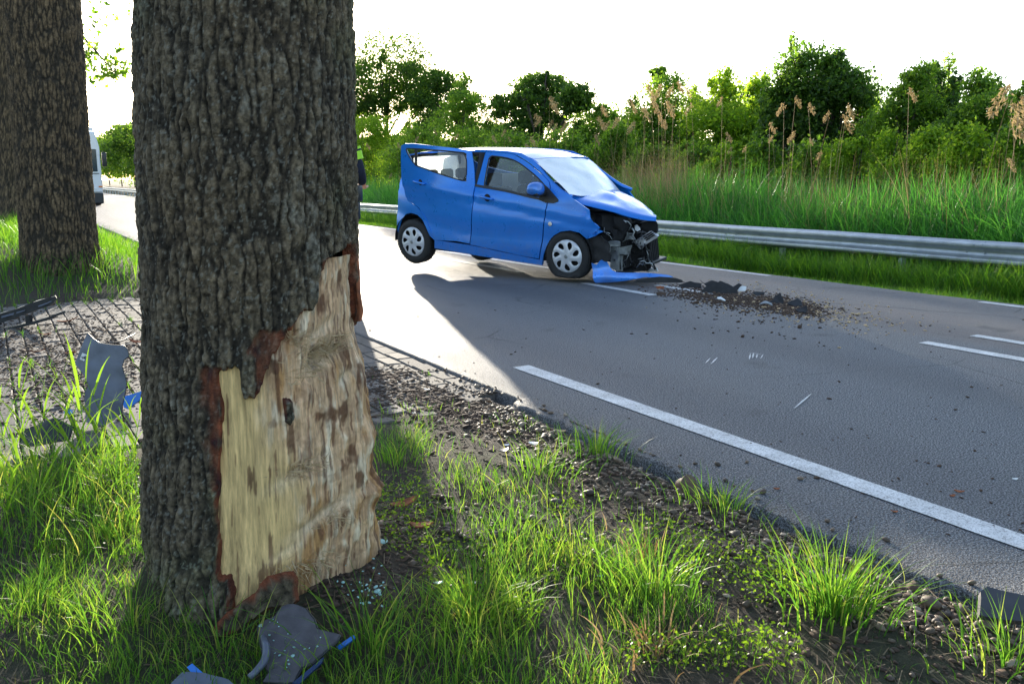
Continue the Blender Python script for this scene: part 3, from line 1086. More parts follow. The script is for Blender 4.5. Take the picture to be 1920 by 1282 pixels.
def dry_stalks(px0, px1, n, v0, v1, hmin, hmax, seed):
    R_ = np.random.RandomState(seed)
    vv = R_.uniform(v0, v1, n); pp = R_.uniform(px0, px1, n)
    P = []
    for a, b in zip(pp, vv):
        d = ray(a, HOR); t = b / (d[0] * RV[0] + d[1] * RV[1]); P.append((d[0] * t, d[1] * t))
    P = np.array(P); uu, v2 = uv(P[:, 0], P[:, 1])
    return np.column_stack([P, H(uu, v2)]), R_


P, R_ = dry_stalks(1165, 1300, 2200, 12.0, 16.5, 1, 2, 5)
P2, _ = dry_stalks(1050, 1900, 2600, 12.0, 16.0, 1, 2, 6)
P3, _ = dry_stalks(1470, 1640, 260, 11.6, 14.0, 1, 2, 7)
P = np.vstack([P, P2, P3]); n = len(P)
hh = np.concatenate([R_.uniform(1.2, 2.9, 2200), R_.uniform(.9, 2.5, 2600), R_.uniform(1.2, 2.0, 260)])
ld = np.where(R_.uniform(0, 1, n) < .5, R_.normal(0, .7, n), R_.normal(math.pi, .7, n))
blade_obj('dry_reeds', P, hh, R_.uniform(.005, .010, n), ld, R_.uniform(.0, .75, n) * (R_.uniform(0, 1, n) < .8), M['straw'], 5, R_, 'dry brown reed stalks standing among the green reeds', 'reeds')


def plume_reed(px, pyt, v, seed, size, group='dry reeds with plumes behind the guardrail', label='dry reed with a feathery tan plume rising behind the guardrail'):
    """stalk from the ditch up to a drooping plume"""
    R_ = random.Random(seed); rr = np.random.RandomState(seed)
    d = ray(px, pyt); t = v / (d[0] * RV[0] + d[1] * RV[1]); top = np.array([0, 0, CAMH]) + d * t
    bx, by = top[0] + R_.uniform(-.25, .25), top[1] + R_.uniform(-.2, .2)
    uu, vv = uv(bx, by)
    bz = float(H(uu, vv))
    root = empty('plume_reed', (bx, by, bz), (0, 0, 0), label, 'reed', group)
    T = Vector((top[0] - bx, top[1] - by, top[2] - bz))
    P = [(T.x * s * s, T.y * s * s, T.z * s) for s in np.linspace(0, 1, 7)]
    MB().tube(P, [0.006 * (1 - .5 * s) for s in np.linspace(0, 1, 7)], 4).build('stalk', M['straw'], root, smooth=True)
    n = 110
    s = rr.uniform(0, 1, n)
    sd = R_.choice([-1, 1])
    wd = np.sin(np.pi * np.clip(s * .9 + .06, 0, 1)) * .28 * size
    cx_ = T.x + sd * size * .45 * s ** 1.6; cz = T.z + size * (.55 - s) * .9
    Pp = np.stack([cx_ + rr.normal(0, 1, n) * wd * .45 + sd * .2 * wd, T.y + rr.normal(0, 1, n) * wd * .45, cz], -1)
    dirv = np.stack([rr.normal(sd * .5, .5, n), rr.normal(0, .4, n), rr.normal(-.6, .6, n)], -1)
    dirv /= np.linalg.norm(dirv, axis=1)[:, None]
    side_ = np.cross(dirv, rr.normal(0, 1, (n, 3))); side_ /= np.linalg.norm(side_, axis=1)[:, None]
    L = size * rr.uniform(.10, .24, n)[:, None]; W_ = size * .030
    V = np.stack([Pp, Pp + dirv * L * .5 + side_ * W_, Pp + dirv * L, Pp + dirv * L * .5 - side_ * W_], 1).reshape(-1, 3)
    link('plume', np_mesh('plume', V, quads=np.arange(n * 4).reshape(-1, 4)), M['plume'], root, smooth=False)


PL = [(1470, 205, .34), (1491, 192, .36), (1516, 205, .34), (1555, 220, .28), (1580, 232, .55), (1588, 210, .40), (1489, 258, .30), (1704, 178, .40), (1518, 266, .2), (1540, 292, .24), (1443, 240, .3), (1449, 262, .25),
      (1354, 192, .3), (1362, 258, .3), (1372, 282, .25), (1399, 280, .2), (1890, 190, .7), (1897, 215, .6), (1900, 245, .65), (1890, 310, .3), (1912, 205, .5),
      (1213, 175, .6), (1222, 205, .6), (1240, 175, .5), (1248, 205, .6), (1262, 172, .4), (1270, 165, .4), (1286, 175, .4), (1235, 230, .5), (1205, 215, .5), (1190, 240, .4), (1297, 205, .4), (1180, 200, .5),
      (1030, 195, .42), (1036, 205, .35), (1003, 222, .3), (1014, 228, .3), (1128, 210, .35), (1121, 232, .4), (1077, 230, .2), (1062, 240, .3), (1045, 238, .25), (1035, 236, .28), (948, 250, .22), (953, 262, .2), (923, 262, .3), (859, 257, .25), (813, 248, .25), (785, 262, .3), (985, 278, .3), (995, 268, .3), (1115, 262, .3), (1143, 235, .25), (1160, 230, .3), (681, 254, .35), (687, 275, .3), (745, 274, .25), (735, 330, .25), (748, 335, .25)]
ORD = ['first', 'second', 'third', 'fourth', 'fifth', 'sixth', 'seventh', 'eighth', 'ninth', 'tenth', 'eleventh', 'twelfth', 'thirteenth', 'fourteenth', 'fifteenth', 'sixteenth']
ZONES = [(0, 770, 'of those left of the raised rear door'), (770, 1000, 'of those over the rear half of the car'), (1000, 1170, 'of those over the windscreen and bonnet'), (1170, 1310, 'of the dense brown reed clump'), (1310, 1465, 'of those before the airy yellow green trees'), (1465, 1650, 'of those before the dark broad trees'), (1650, 2000, 'of those near the right edge')]


def plume_label(i):
    a = PL[i][0]
    for lo, hi, wd in ZONES:
        if lo <= a < hi:
            k = sorted(j for j in range(len(PL)) if lo <= PL[j][0] < hi)
            k.sort(key=lambda j: PL[j][0])
            return 'dry reed plume %s from left %s' % (ORD[k.index(i)], wd)


for i, (a, b, sz) in enumerate(PL):
    dist = 12.4 + (i * 37 % 10) * .35
    plume_reed(a, b, dist, 300 + i, sz * (.72 if a > 1170 else .95), label=plume_label(i))

# ------------------------------------------------------------------ trees
BARK_DARK = np.array((0.040, 0.032, 0.023)); BARK_MID = np.array((0.140, 0.108, 0.070)); BARK_LT = np.array((0.26, 0.25, 0.21))  # dark tone for fissures, mid for ridges: shade and lit tops in colour
RED = np.array((0.17, 0.050, 0.024))
CAM_A = math.atan2(-TREE_Y, -TREE_X)


def t_rad(z):
    return np.interp(z, [-.2, -.046, .071, .24, .404, .80, 1.25, 1.67, 3, 8], [.42, .372, .356, .345, .332, .314, .307, .298, .285, .24])


def t_cx(z):
    return np.interp(z, [-.2, 0, .4, .8, 1.67, 8], [-.812, -.808, -.786, -.777, -.744, -.55])


def cyl(px, py):
    """pixel on the trunk's bark -> (angle from the camera-facing line, height)"""
    d = ray(px, py); z = .8
    for _ in range(12):
        cx0, R0 = t_cx(z), t_rad(z)
        dx, dy = d[0], d[1]
        a = dx * dx + dy * dy; b = -2 * (dx * cx0 + dy * TREE_Y); c = cx0 ** 2 + TREE_Y ** 2 - R0 ** 2
        D = max(0.0, b * b - 4 * a * c)
        t = (-b - math.sqrt(D)) / (2 * a)
        z = CAMH + t * d[2]
    P_ = d * t
    ang = math.atan2(P_[1] - TREE_Y, P_[0] - t_cx(z)) - CAM_A
    ang = (ang + math.pi) % (2 * math.pi) - math.pi
    return ang, z


def z3(X, Y): return (240 + X / 2.564, 420 + Y / 2.564)
def z4(X, Y): return (240 + X / 3.038, 860 + Y / 3.038)


wl = [z3(*p) for p in [(1082, 100), (1050, 128), (1000, 155), (955, 178), (938, 230), (920, 290), (918, 365), (890, 400), (850, 412), (815, 480), (775, 520), (740, 590), (700, 640), (660, 700), (640, 770), (610, 835), (560, 835), (545, 780), (540, 715), (518, 685), (480, 690), (445, 712), (425, 725), (432, 850), (430, 1000), (425, 1130), (420, 1280)]]
wl += [z4(*p) for p in [(505, 100), (508, 300), (514, 480), (512, 640), (530, 665), (580, 680), (582, 850)]]
WOUND = [cyl(*p) for p in wl]
zr = [cyl(664, y)[1] for y in (458, 520, 596)]
WOUND = WOUND + [(WOUND[-1][0], -.15), (2.1, -.15), (2.1, .55), (1.9, .72), (1.40, zr[2] - .01), (1.36, zr[2]), (1.33, zr[1]), (1.31, zr[0])]
INNER = [cyl(*z3(*p)) for p in [(640, 530), (720, 520), (790, 500), (800, 560), (760, 600), (745, 620), (700, 650), (650, 800), (615, 780), (625, 640), (590, 620)]]
INNER2 = [cyl(*z3(*p)) for p in [(350, 705), (440, 700), (445, 760), (430, 1290), (400, 1250), (385, 1100), (375, 1080), (395, 930), (335, 860), (340, 760)]]
TONGUE = [cyl(*z3(*p)) for p in [(755, 845), (800, 850), (808, 930), (790, 975), (760, 960)]]
SCALE = .315


def bark_height(s, z, ws, wz, N, seed):
    """long interlacing ridges, cracked across into knobs"""
    x_, y_ = np.cos(s / (N * ws) * 2 * math.pi) * N * ws / 6.283, np.sin(s / (N * ws) * 2 * math.pi) * N * ws / 6.283
    wob = ws * (0.7 * fbm(x_ * .10 / ws, y_ * .10 / ws, z * .12 / ws, seed + 5, 2) + .38 * fbm(x_ * .8 / ws, y_ * .8 / ws, z * .9 / ws, seed + 6, 2))
    f1, f2, cid = voronoi(s + wob, z + wz * .2 * fbm(x_ / ws, y_ / ws, z / wz, seed + 8, 2), ws, wz, N, seed)
    f1b, f2b, cidb = voronoi(s + wob * 1.5, z + ws * 1.2 * fbm(x_ * .8 / ws, y_ * .8 / ws, z * 1.2 / ws, seed + 7, 2), ws * .5, ws * 1.15, N * 2, seed + 50)
    rid = np.clip((f2 - f1) / .30, 0, 1) ** .8
    rid2 = sstep(0.0, 0.32, f2b - f1b)
    fine = fbm(x_ * 55, y_ * 55, z * 45, seed + 9, 4)
    med = fbm(x_ * 18, y_ * 18, z * 14, seed + 10, 3)
    crag = np.abs(fbm(x_ * 30, y_ * 30, z * 22, seed + 11, 4))
    h = rid * (.62 + .25 * cid) - .85 * (.22 - crag) * (.3 + .7 * rid) + .26 * (rid2 * (.5 + .5 * cidb) - .4) * rid + .42 * med * (.4 + rid)
    return np.clip(h, -.1, 1.15), rid, rid2, fine, cidb


nth, nz = 720, 560
zs = np.concatenate([np.linspace(-.16, 1.85, nz - 40), np.linspace(1.9, 9.0, 40)])
th = np.arange(nth) / nth * 2 * math.pi
TT, Zt = np.meshgrid(th, zs)          # rows = z
A_ = (TT + math.pi) % (2 * math.pi) - math.pi      # angle from the camera-facing line
s_arc = TT * SCALE
hb, rid, rid2, fine, cid = bark_height(s_arc, Zt, 2 * math.pi * SCALE / 54, .26, 54, 71)
bx, by = np.cos(TT) * SCALE, np.sin(TT) * SCALE
PT = np.stack([A_.ravel() * SCALE, Zt.ravel()], -1)
scl = lambda L: [(a * SCALE, z) for a, z in L]
rag = (.016 * fbm(bx * 34, by * 34, Zt * 10, 81, 3) + .012 * fbm(bx * 110, by * 110, Zt * 24, 82, 2)).ravel()
sdW = sdist(PT, scl(WOUND)) + rag
sdT = sdist(PT, scl(TONGUE)) + rag * .6
sdI = np.minimum(sdist(PT, scl(INNER)), sdist(PT, scl(INNER2))) + rag
sd = np.maximum(sdW, -sdT).reshape(Zt.shape)
sdI = sdI.reshape(Zt.shape)
TB = 0.030
big = fbm(bx * 3, by * 3, Zt * 1.5, 83, 3)
r0 = t_rad(Zt)
flare = .05 * sstep(.25, -.1, Zt) * np.cos(A_ * 3 + 1.0)
depth = -0.0125 * (1 - hb) + .0060 * fine
inner = 1 - sstep(-.004, .010, sdI)
depth = depth * (1 - inner) + inner * (-.015 + .009 * fbm(bx * 45, by * 45, Zt * 10, 87, 4))
drop = 1 - sstep(-.006, .002, sd)
rr = r0 + .012 * big + flare + depth * (1 - drop) - (TB + .012) * drop
bump_r = .018 * np.exp(-((A_ - 1.35) / .28) ** 2 - ((Zt - .27) / .07) ** 2)
rr = rr + bump_r * (1 - drop)
CX = t_cx(Zt)
Xv = CX + rr * np.cos(A_ + CAM_A); Yv = TREE_Y + rr * np.sin(A_ + CAM_A)
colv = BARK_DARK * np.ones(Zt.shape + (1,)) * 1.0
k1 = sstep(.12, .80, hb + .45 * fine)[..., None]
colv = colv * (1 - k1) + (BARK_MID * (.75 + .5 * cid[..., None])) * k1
lich = (sstep(.15, .5, fbm(bx * 12, by * 12, Zt * 10, 88, 4)) * sstep(.5, .95, hb))[..., None] * .45
colv = colv * (1 - lich) + BARK_LT * lich
colv = colv * (1 + 1.5 * fbm(bx * 120, by * 120, Zt * 90, 97, 3)[..., None])
spk = sstep(.22, .38, fbm(bx * 150, by * 150, Zt * 120, 98, 2))[..., None] * .6
colv = colv * (1 - spk) + BARK_LT * spk
moss = sstep(.0, .35, fbm(bx * 4, by * 4, Zt * 3, 99, 3))[..., None] * .4
colv = colv * (1 - moss) + colv * np.array((.72, 1.0, .62)) * moss
warm = (sstep(.0, .4, fbm(bx * 2.5, by * 2.5, Zt * 1.8, 89, 2)))[..., None] * .35
colv = colv * (1 - warm) + colv * np.array((1.25, 1.05, .85)) * warm
rv = np.clip(inner * (.65 + .8 * fbm(bx * 30, by * 30, Zt * 12, 95, 3)) + (1 - sstep(.0, .005, sd + .014 * fbm(bx * 25, by * 25, Zt * 12, 96, 3))), 0, 1)[..., None]
redc = RED * (1.0 + 1.7 * fbm(bx * 50, by * 50, Zt * 20, 90, 3)[..., None])
colv = colv * (1 - rv) + np.clip(redc, .02, 1) * rv
F = grid_faces(len(zs), nth, True)
keep = (sd.ravel()[F] > -.010).any(1)
F = F[keep]
V = np.stack([Xv, Yv, Zt], -1).reshape(-1, 3)
us_ = np.unique(F); mp = -np.ones(len(V), int); mp[us_] = np.arange(len(us_))
main = empty('damaged_tree', (TREE_X, TREE_Y, -0.03), (0, 0, 0), 'large oak trunk in the foreground, bark torn off down to pale yellow wood', 'tree')
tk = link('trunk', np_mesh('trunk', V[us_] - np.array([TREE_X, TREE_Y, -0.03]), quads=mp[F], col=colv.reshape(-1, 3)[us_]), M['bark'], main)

# bare wood under the bark
na, nw = 300, 420
aa = np.linspace(-.75, 2.35, na); zw = np.linspace(-.18, .98, nw)
AA, ZW = np.meshgrid(aa, zw)
sx, sz = AA * SCALE, ZW
grain = fbm(sx * 130, 0, ZW * 5, 101, 3)
fib = fbm(sx * 60, 1, ZW * 14, 102, 4)
torn = sstep(.10, .55, AA + .18 * fbm(sx * 8, 2, ZW * 6, 103, 3) - (.28 - ZW) * .25)
torn = np.clip(torn + sstep(.35, .6, ZW) * .8 * sstep(-.1, .2, AA), 0, 1)
rough_ = fbm(sx * 26, 3, ZW * 20, 104, 5)
def _c(p): return cyl(*p)
gouge = np.zeros_like(AA)
for (p, ra, rz, dp) in [(z3(960, 640), .20, .030, .030), (z3(1060, 735), .10, .018, .014), (z4(1150, 340), .30, .022, .016), (z4(1000, 90), .25, .022, .012), (z4(930, 545), .16, .018, .008), (z3(960, 520), .22, .02, .012)]:
    a0, zz0 = _c(p)
    zc_ = zz0 + (AA - a0) * SCALE * .35
    gouge += dp * np.exp(-((AA - a0) / ra) ** 2 - ((ZW - zc_) / rz) ** 2)
rel = -gouge + torn * .010 * rough_ + .0016 * grain + torn * .005 * fib
knob = .020 * np.exp(-((AA - 1.30) / .22) ** 2 - ((ZW - .25) / .050) ** 2) * (1 + 1.6 * rough_) * (1 + .5 * fib) + .02 * np.exp(-((AA - 1.3) / .2) ** 2 - ((ZW - .42) / .05) ** 2)
rw = t_rad(ZW) - TB + .003 + .012 * fbm(np.cos(AA) * SCALE * 3, np.sin(AA) * SCALE * 3, ZW * 1.5, 83, 3) + .05 * sstep(.25, -.1, ZW) * np.cos(AA * 3 + 1.0) * .8 + rel + knob
rw = rw + (TB + .004) * sstep(.55, 1.15, AA) * sstep(.78, .60, ZW)
rw = rw + .012 * sstep(1.1, 1.5, AA) * fbm(sx * 14, 6, ZW * 12, 106, 3)
Xw = t_cx(ZW) + rw * np.cos(AA + CAM_A); Yw = TREE_Y + rw * np.sin(AA + CAM_A)
yel = np.array((.68, .46, .20)); pin = np.array((.66, .42, .245)); whi = np.array((.80, .66, .48)); brn = np.array((.12, .050, .025)); tan_ = np.array((.44, .23, .085))
t_ = torn[..., None]
cw = yel * (1 - t_) + pin * t_
k = sstep(.0, .5, fib + .4 * rough_)[..., None] * t_ * .8
cw = cw * (1 - k) + whi * k
k = (sstep(.12, .42, fbm(sx * 16, 5, ZW * 4.5, 107, 4) + .25 * grain))[..., None] * (.35 + .6 * t_)
cw = cw * (1 - k) + tan_ * k
k = (sstep(.22, .42, fbm(sx * 22, 7, ZW * 13, 108, 4)) * torn)[..., None] * .85
cw = cw * (1 - k) + brn * k
k = sstep(.20, .36, fbm(sx * 110, 8, ZW * 10, 109, 4))[..., None] * .75
cw = cw * (1 - k) + brn * 1.2 * k
k = sstep(.16, .34, fbm(sx * 34, 11, ZW * 26, 110, 5) + .1 * torn)[..., None] * torn[..., None] * .8
cw = cw * (1 - k * .4) + brn * 1.5 * k * .4
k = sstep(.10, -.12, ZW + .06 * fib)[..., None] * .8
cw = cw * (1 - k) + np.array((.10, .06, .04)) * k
gk = np.clip(gouge / .014, 0, 1)[..., None] * .45
cw = cw * (1 - gk) + whi * gk
cw = cw * (1 + .45 * grain[..., None])
PW = np.stack([sx.ravel(), sz.ravel()], -1)
keepv = (sdist(PW, scl(WOUND)) < .035)
F = grid_faces(nw, na); F = F[keepv[F].all(1)]
V = np.stack([Xw, Yw, ZW], -1).reshape(-1, 3); us_ = np.unique(F); mp = -np.ones(len(V), int); mp[us_] = np.arange(len(us_))
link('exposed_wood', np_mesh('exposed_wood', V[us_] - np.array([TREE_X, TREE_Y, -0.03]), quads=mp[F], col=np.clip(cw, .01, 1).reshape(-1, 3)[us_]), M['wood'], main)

# splinters standing out of the torn wood
SP, SD = [], []
R_ = np.random.RandomState(8)
def spl(p, n, ra, rz, up):
    a0, zz0 = cyl(*p)
    for _ in range(int(n * 1.7)):
        a = a0 + R_.normal(0, ra); zz = zz0 + R_.normal(0, rz)
        r = float(t_rad(zz)) - TB - .002
        nrm = np.array([math.cos(a + CAM_A), math.sin(a + CAM_A), 0.])
        tg = np.array([-nrm[1], nrm[0], 0.])
        b = np.array([float(t_cx(zz)), TREE_Y, zz]) + nrm * r
        d = nrm * R_.uniform(.15, .9) + tg * R_.normal(.3, .6) + np.array([0, 0, 1]) * R_.normal(up, .5)
        SP.append(b); SD.append(d / np.linalg.norm(d) * R_.uniform(.012, .060))
for a in [(z3(960, 610), 130, .14, .012, .2), (z3(1050, 600), 70, .06, .012, .6), (z3(820, 560), 50, .07, .012, .3), (z4(1250, 320), 110, .10, .014, .0), (z4(1050, 70), 90, .16, .012, .2), (z3(1100, 1050), 90, .05, .04, .1), (z4(1380, 240), 140, .06, .03, .2), (z4(1350, 420), 110, .05, .04, -.5), (z4(1000, 650), 80, .2, .02, -.4), (z3(900, 720), 60, .2, .03, -.2), (z4(700, 760), 40, .15, .02, -.6)]: spl(*a)
SP, SD = np.array(SP), np.array(SD)
sdv = np.cross(SD, R_.normal(0, 1, SD.shape)); sdv /= np.linalg.norm(sdv, axis=1)[:, None]; wv = R_.uniform(.0006, .0028, len(SP))[:, None]
V = np.stack([SP - sdv * wv, SP + sdv * wv, SP + SD + R_.normal(0, .003, SD.shape)], 1).reshape(-1, 3) - np.array([TREE_X, TREE_Y, -0.03])
o = link('splinters', np_mesh('splinters', V, tris=np.arange(len(V)).reshape(-1, 3)), M['wood_chip'], main, smooth=False)
tag(o, kind='stuff')

# peeled strip of bark hanging off the right edge
m = MB()
V = []
fl = [(668, 432, .0), (670, 470, .005), (672, 510, .008), (674, 550, .012), (677, 585, .016), (674, 603, .018)]
R2 = random.Random(4)
for (px_, py_, off) in fl:
    c = atY(px_ - 8, py_, TREE_Y + .02)
    for k in range(4):
        V.append((c[0] - TREE_X + (k - 1.5) * .0045 + off * .25 + R2.uniform(-.003, .003), .02 + (k % 2) * .012 + R2.uniform(-.004, .004), c[2] + .03))
nn = len(fl)
F = [(r * 4 + k, r * 4 + k + 1, (r + 1) * 4 + k + 1, (r + 1) * 4 + k) for r in range(nn - 1) for k in range(3)]
V += [(a + .003, b + .012, c) for a, b, c in V]
F += [tuple(i + nn * 4 for i in f[::-1]) for f in F]
F += [(r * 4, (r + 1) * 4, (r + 1) * 4 + nn * 4, r * 4 + nn * 4) for r in range(nn - 1)] + [(r * 4 + 3, (r + 1) * 4 + 3, (r + 1) * 4 + 3 + nn * 4, r * 4 + 3 + nn * 4) for r in range(nn - 1)]
m.add(V, F).build('bark_strip', M['inner_bark'], main, smooth=True)


def row_tree(u, v, R0, zg, seed, label, fine_=False, nth=300, nz=260, top=8.5, leanx=0.0, fl=.35, taper=.03):
    X, Y = xy(u, v)
    root = empty('oak_tree', (X, Y, zg), (0, 0, 0), label, 'tree')
    zs = np.concatenate([np.linspace(-.3, 5.2, nz), np.linspace(5.4, top, 12)])
    th = np.arange(nth) / nth * 2 * math.pi
    T_, Z_ = np.meshgrid(th, zs)
    Ncell = int(2 * math.pi * R0 / .043)
    hb, rid, rid2, fine, cid = bark_height(T_ * R0, Z_, 2 * math.pi * R0 / Ncell, .24, Ncell, seed)
    bx, by = np.cos(T_) * R0, np.sin(T_) * R0
    r = R0 * (1.0 - taper * Z_) + R0 * fl * np.exp(-(Z_ + .1) / .35) * (1 + .35 * np.cos(T_ * 4 + seed)) + .02 * fbm(bx * 2, by * 2, Z_ * 1.2, seed + 3, 3)
    r = np.maximum(r, R0 * .6) - .020 * (1 - hb) + .007 * fine
    X_ = r * np.cos(T_) + leanx * Z_; Y_ = r * np.sin(T_)
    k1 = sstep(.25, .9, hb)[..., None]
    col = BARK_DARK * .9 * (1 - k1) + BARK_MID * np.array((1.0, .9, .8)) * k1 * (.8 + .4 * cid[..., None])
    col = np.clip(col * (1.15 + 1.3 * fbm(bx * 60, by * 60, Z_ * 45, seed + 12, 3)[..., None]), .004, 1)
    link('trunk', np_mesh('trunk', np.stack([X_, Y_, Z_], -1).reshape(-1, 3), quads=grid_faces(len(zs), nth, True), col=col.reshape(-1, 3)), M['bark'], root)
    return root


row2 = row_tree(11.15, .67, .395, .30, 201, 'thick furrowed oak trunk second in the row, left of the damaged tree', nth=420, nz=380, leanx=.026, fl=.12, taper=.004)
row3 = row_tree(19.3, .58, .42, .32, 202, 'third oak trunk of the row, half hidden behind the second', nth=160, nz=120)
row4 = row_tree(27.4, .60, .42, .32, 203, 'fourth oak trunk of the row, a thin dark shape at the left edge', nth=120, nz=90)
row5 = row_tree(35.6, .60, .42, .32, 204, 'fifth oak trunk of the row, farthest at the left edge', nth=100, nz=80)


def hanging_branch(root, pts, n, spread, seed, lf=.05, mat='leaf_mid', name='branch'):
    """a leafy branch given by world points"""
    rr = np.random.RandomState(seed)
    L = Vector(root.location)
    P = [Vector(p) - L for p in pts]
    b = MB().tube(P, [.03 * (1 - .85 * i / (len(P) - 1)) for i in range(len(P))], 5)
    A = []
    for k in range(26):
        t = rr.uniform(.25, 1) * (len(P) - 1); i = min(int(t), len(P) - 2)
        q = P[i].lerp(P[i + 1], t - i)
        e = q + Vector(rr.normal(0, 1, 3) * spread + np.array([0, 0, -.25 * spread]))
        b.tube([q, (q + e) / 2 + Vector((0, 0, .05)), e], [.006, .004, .002], 4)
        for _ in range(n // 26):
            s = rr.uniform(.25, 1.05)
            A.append(np.array(q.lerp(e, s)) + rr.normal(0, spread * .14, 3))
    br = b.build(name, M['bark_far'], root, smooth=True)
    V, q = leaf_quads(np.array(A), lf, rr)
    link('leaves', np_mesh('leaves', V, quads=q), M[mat], br, smooth=False)


Y3 = row3.location
hanging_branch(row3, [(Y3[0] + .2, Y3[1], 6.0), tuple(atY(120, 20, 15.5)), tuple(atY(165, 80, 15.0)), tuple(atY(205, 125, 14.8)), tuple(atY(218, 140, 14.8))], 640, .32, 41, .05)
hanging_branch(row3, [(Y3[0], Y3[1], 7.2), tuple(atY(150, -60, 15.5)), tuple(atY(190, -8, 15.2))], 300, .3, 42, .05)
hanging_branch(row4, [(row4.location[0] + .2, row4.location[1], 7.0), tuple(atY(60, 0, 22)), tuple(atY(0, 60, 21)), tuple(atY(-20, 100, 21))], 900, .6, 43, .07, 'leaf_dark')


def bg_tree(px, top, bot, hw, v, lobes, nleaf, mat, seed, label, lf=.10, trunk_r=.12, name='broadleaf_tree', cat='tree', group=None, airy=.5, base_z=None):
    """lobes: (dx in half widths, height fraction, rx in half widths, rz in height fraction, weight)"""
    rr = np.random.RandomState(seed)
    d = ray(px, HOR); t = v / (d[0] * RV[0] + d[1] * RV[1]); X, Y = d[0] * t, d[1] * t
    uu, vv = uv(X, Y); zg = float(H(uu, vv)) if base_z is None else base_z
    zt = atY(px, top, Y)[2]
    Hh = zt - zg
    k = Y / 1629.0
    HW = hw * k
    root = empty(name, (X, Y, zg), (0, 0, 0), label, cat, group)
    tr = MB()
    tr.tube([(0, 0, 0), (rr.normal(0, .08), 0, Hh * .3), (rr.normal(0, .15), 0, Hh * .6), (rr.normal(0, .2), 0, Hh * .93)], [trunk_r, trunk_r * .8, trunk_r * .5, trunk_r * .12], 7)
    lobes = list(lobes) + [(rr.uniform(-.8, .8) * (1 - .75 * max(0, q_ - .45) / .5), q_, rr.uniform(.10, .22), rr.uniform(.04, .08), .16) for q_ in rr.uniform(.42, .90, 9)]
    lobes = [(a + rr.normal(0, .07), b + rr.normal(0, .015), c * rr.uniform(.8, 1.2), d * rr.uniform(.8, 1.2), e) for a, b, c, d, e in lobes]
    pts = []
    W_ = np.array([l[4] for l in lobes], float); W_ /= W_.sum()
    for (dx, hf, rx, rz, wt), wn in zip(lobes, W_):
        c = np.array([dx * HW, rr.normal(0, .3) * HW, hf * Hh])
        st = np.array([0, 0, Hh * max(.12, hf * .55)])
        tr.tube([tuple(st), tuple((st + c) / 2 + np.array([0, 0, -.03 * Hh])), tuple(c)], [trunk_r * .5, trunk_r * .35, trunk_r * .15], 5)
        ncl = max(8, int(38 * wn * len(lobes)))
        n = int(nleaf * wn * 2.2)
        g = rr.normal(0, 1, (ncl, 3)); g /= np.linalg.norm(g, axis=1)[:, None]; g *= (rr.uniform(.25, 1, ncl) ** .5)[:, None]
        cc = c + g * np.array([rx * HW, rx * HW * .8, rz * Hh])
        for q in cc[:12]:
            tr.tube([tuple(c * .8 + st * .2), tuple((c + q) / 2), tuple(q)], [trunk_r * .16, trunk_r * .1, trunk_r * .05], 4)
        idx = rr.randint(0, ncl, n)
        sg = (airy * .30 * (.6 + .8 * rr.uniform(0, 1, ncl)))[idx][:, None]
        q = rr.normal(0, 1, (n, 3)) * np.array([rx * HW, rx * HW, rz * Hh * .8]) * sg
        pts.append(cc[idx] + q)
    P = np.vstack(pts)
    P = P[P[:, 2] > .05]
    tr.build('trunk', M['bark_far'], root, smooth=True)
    V, q = leaf_quads(P, lf * .95, rr)
    link('crown', np_mesh('crown', V, quads=q), M[mat], root, smooth=False)
    return root


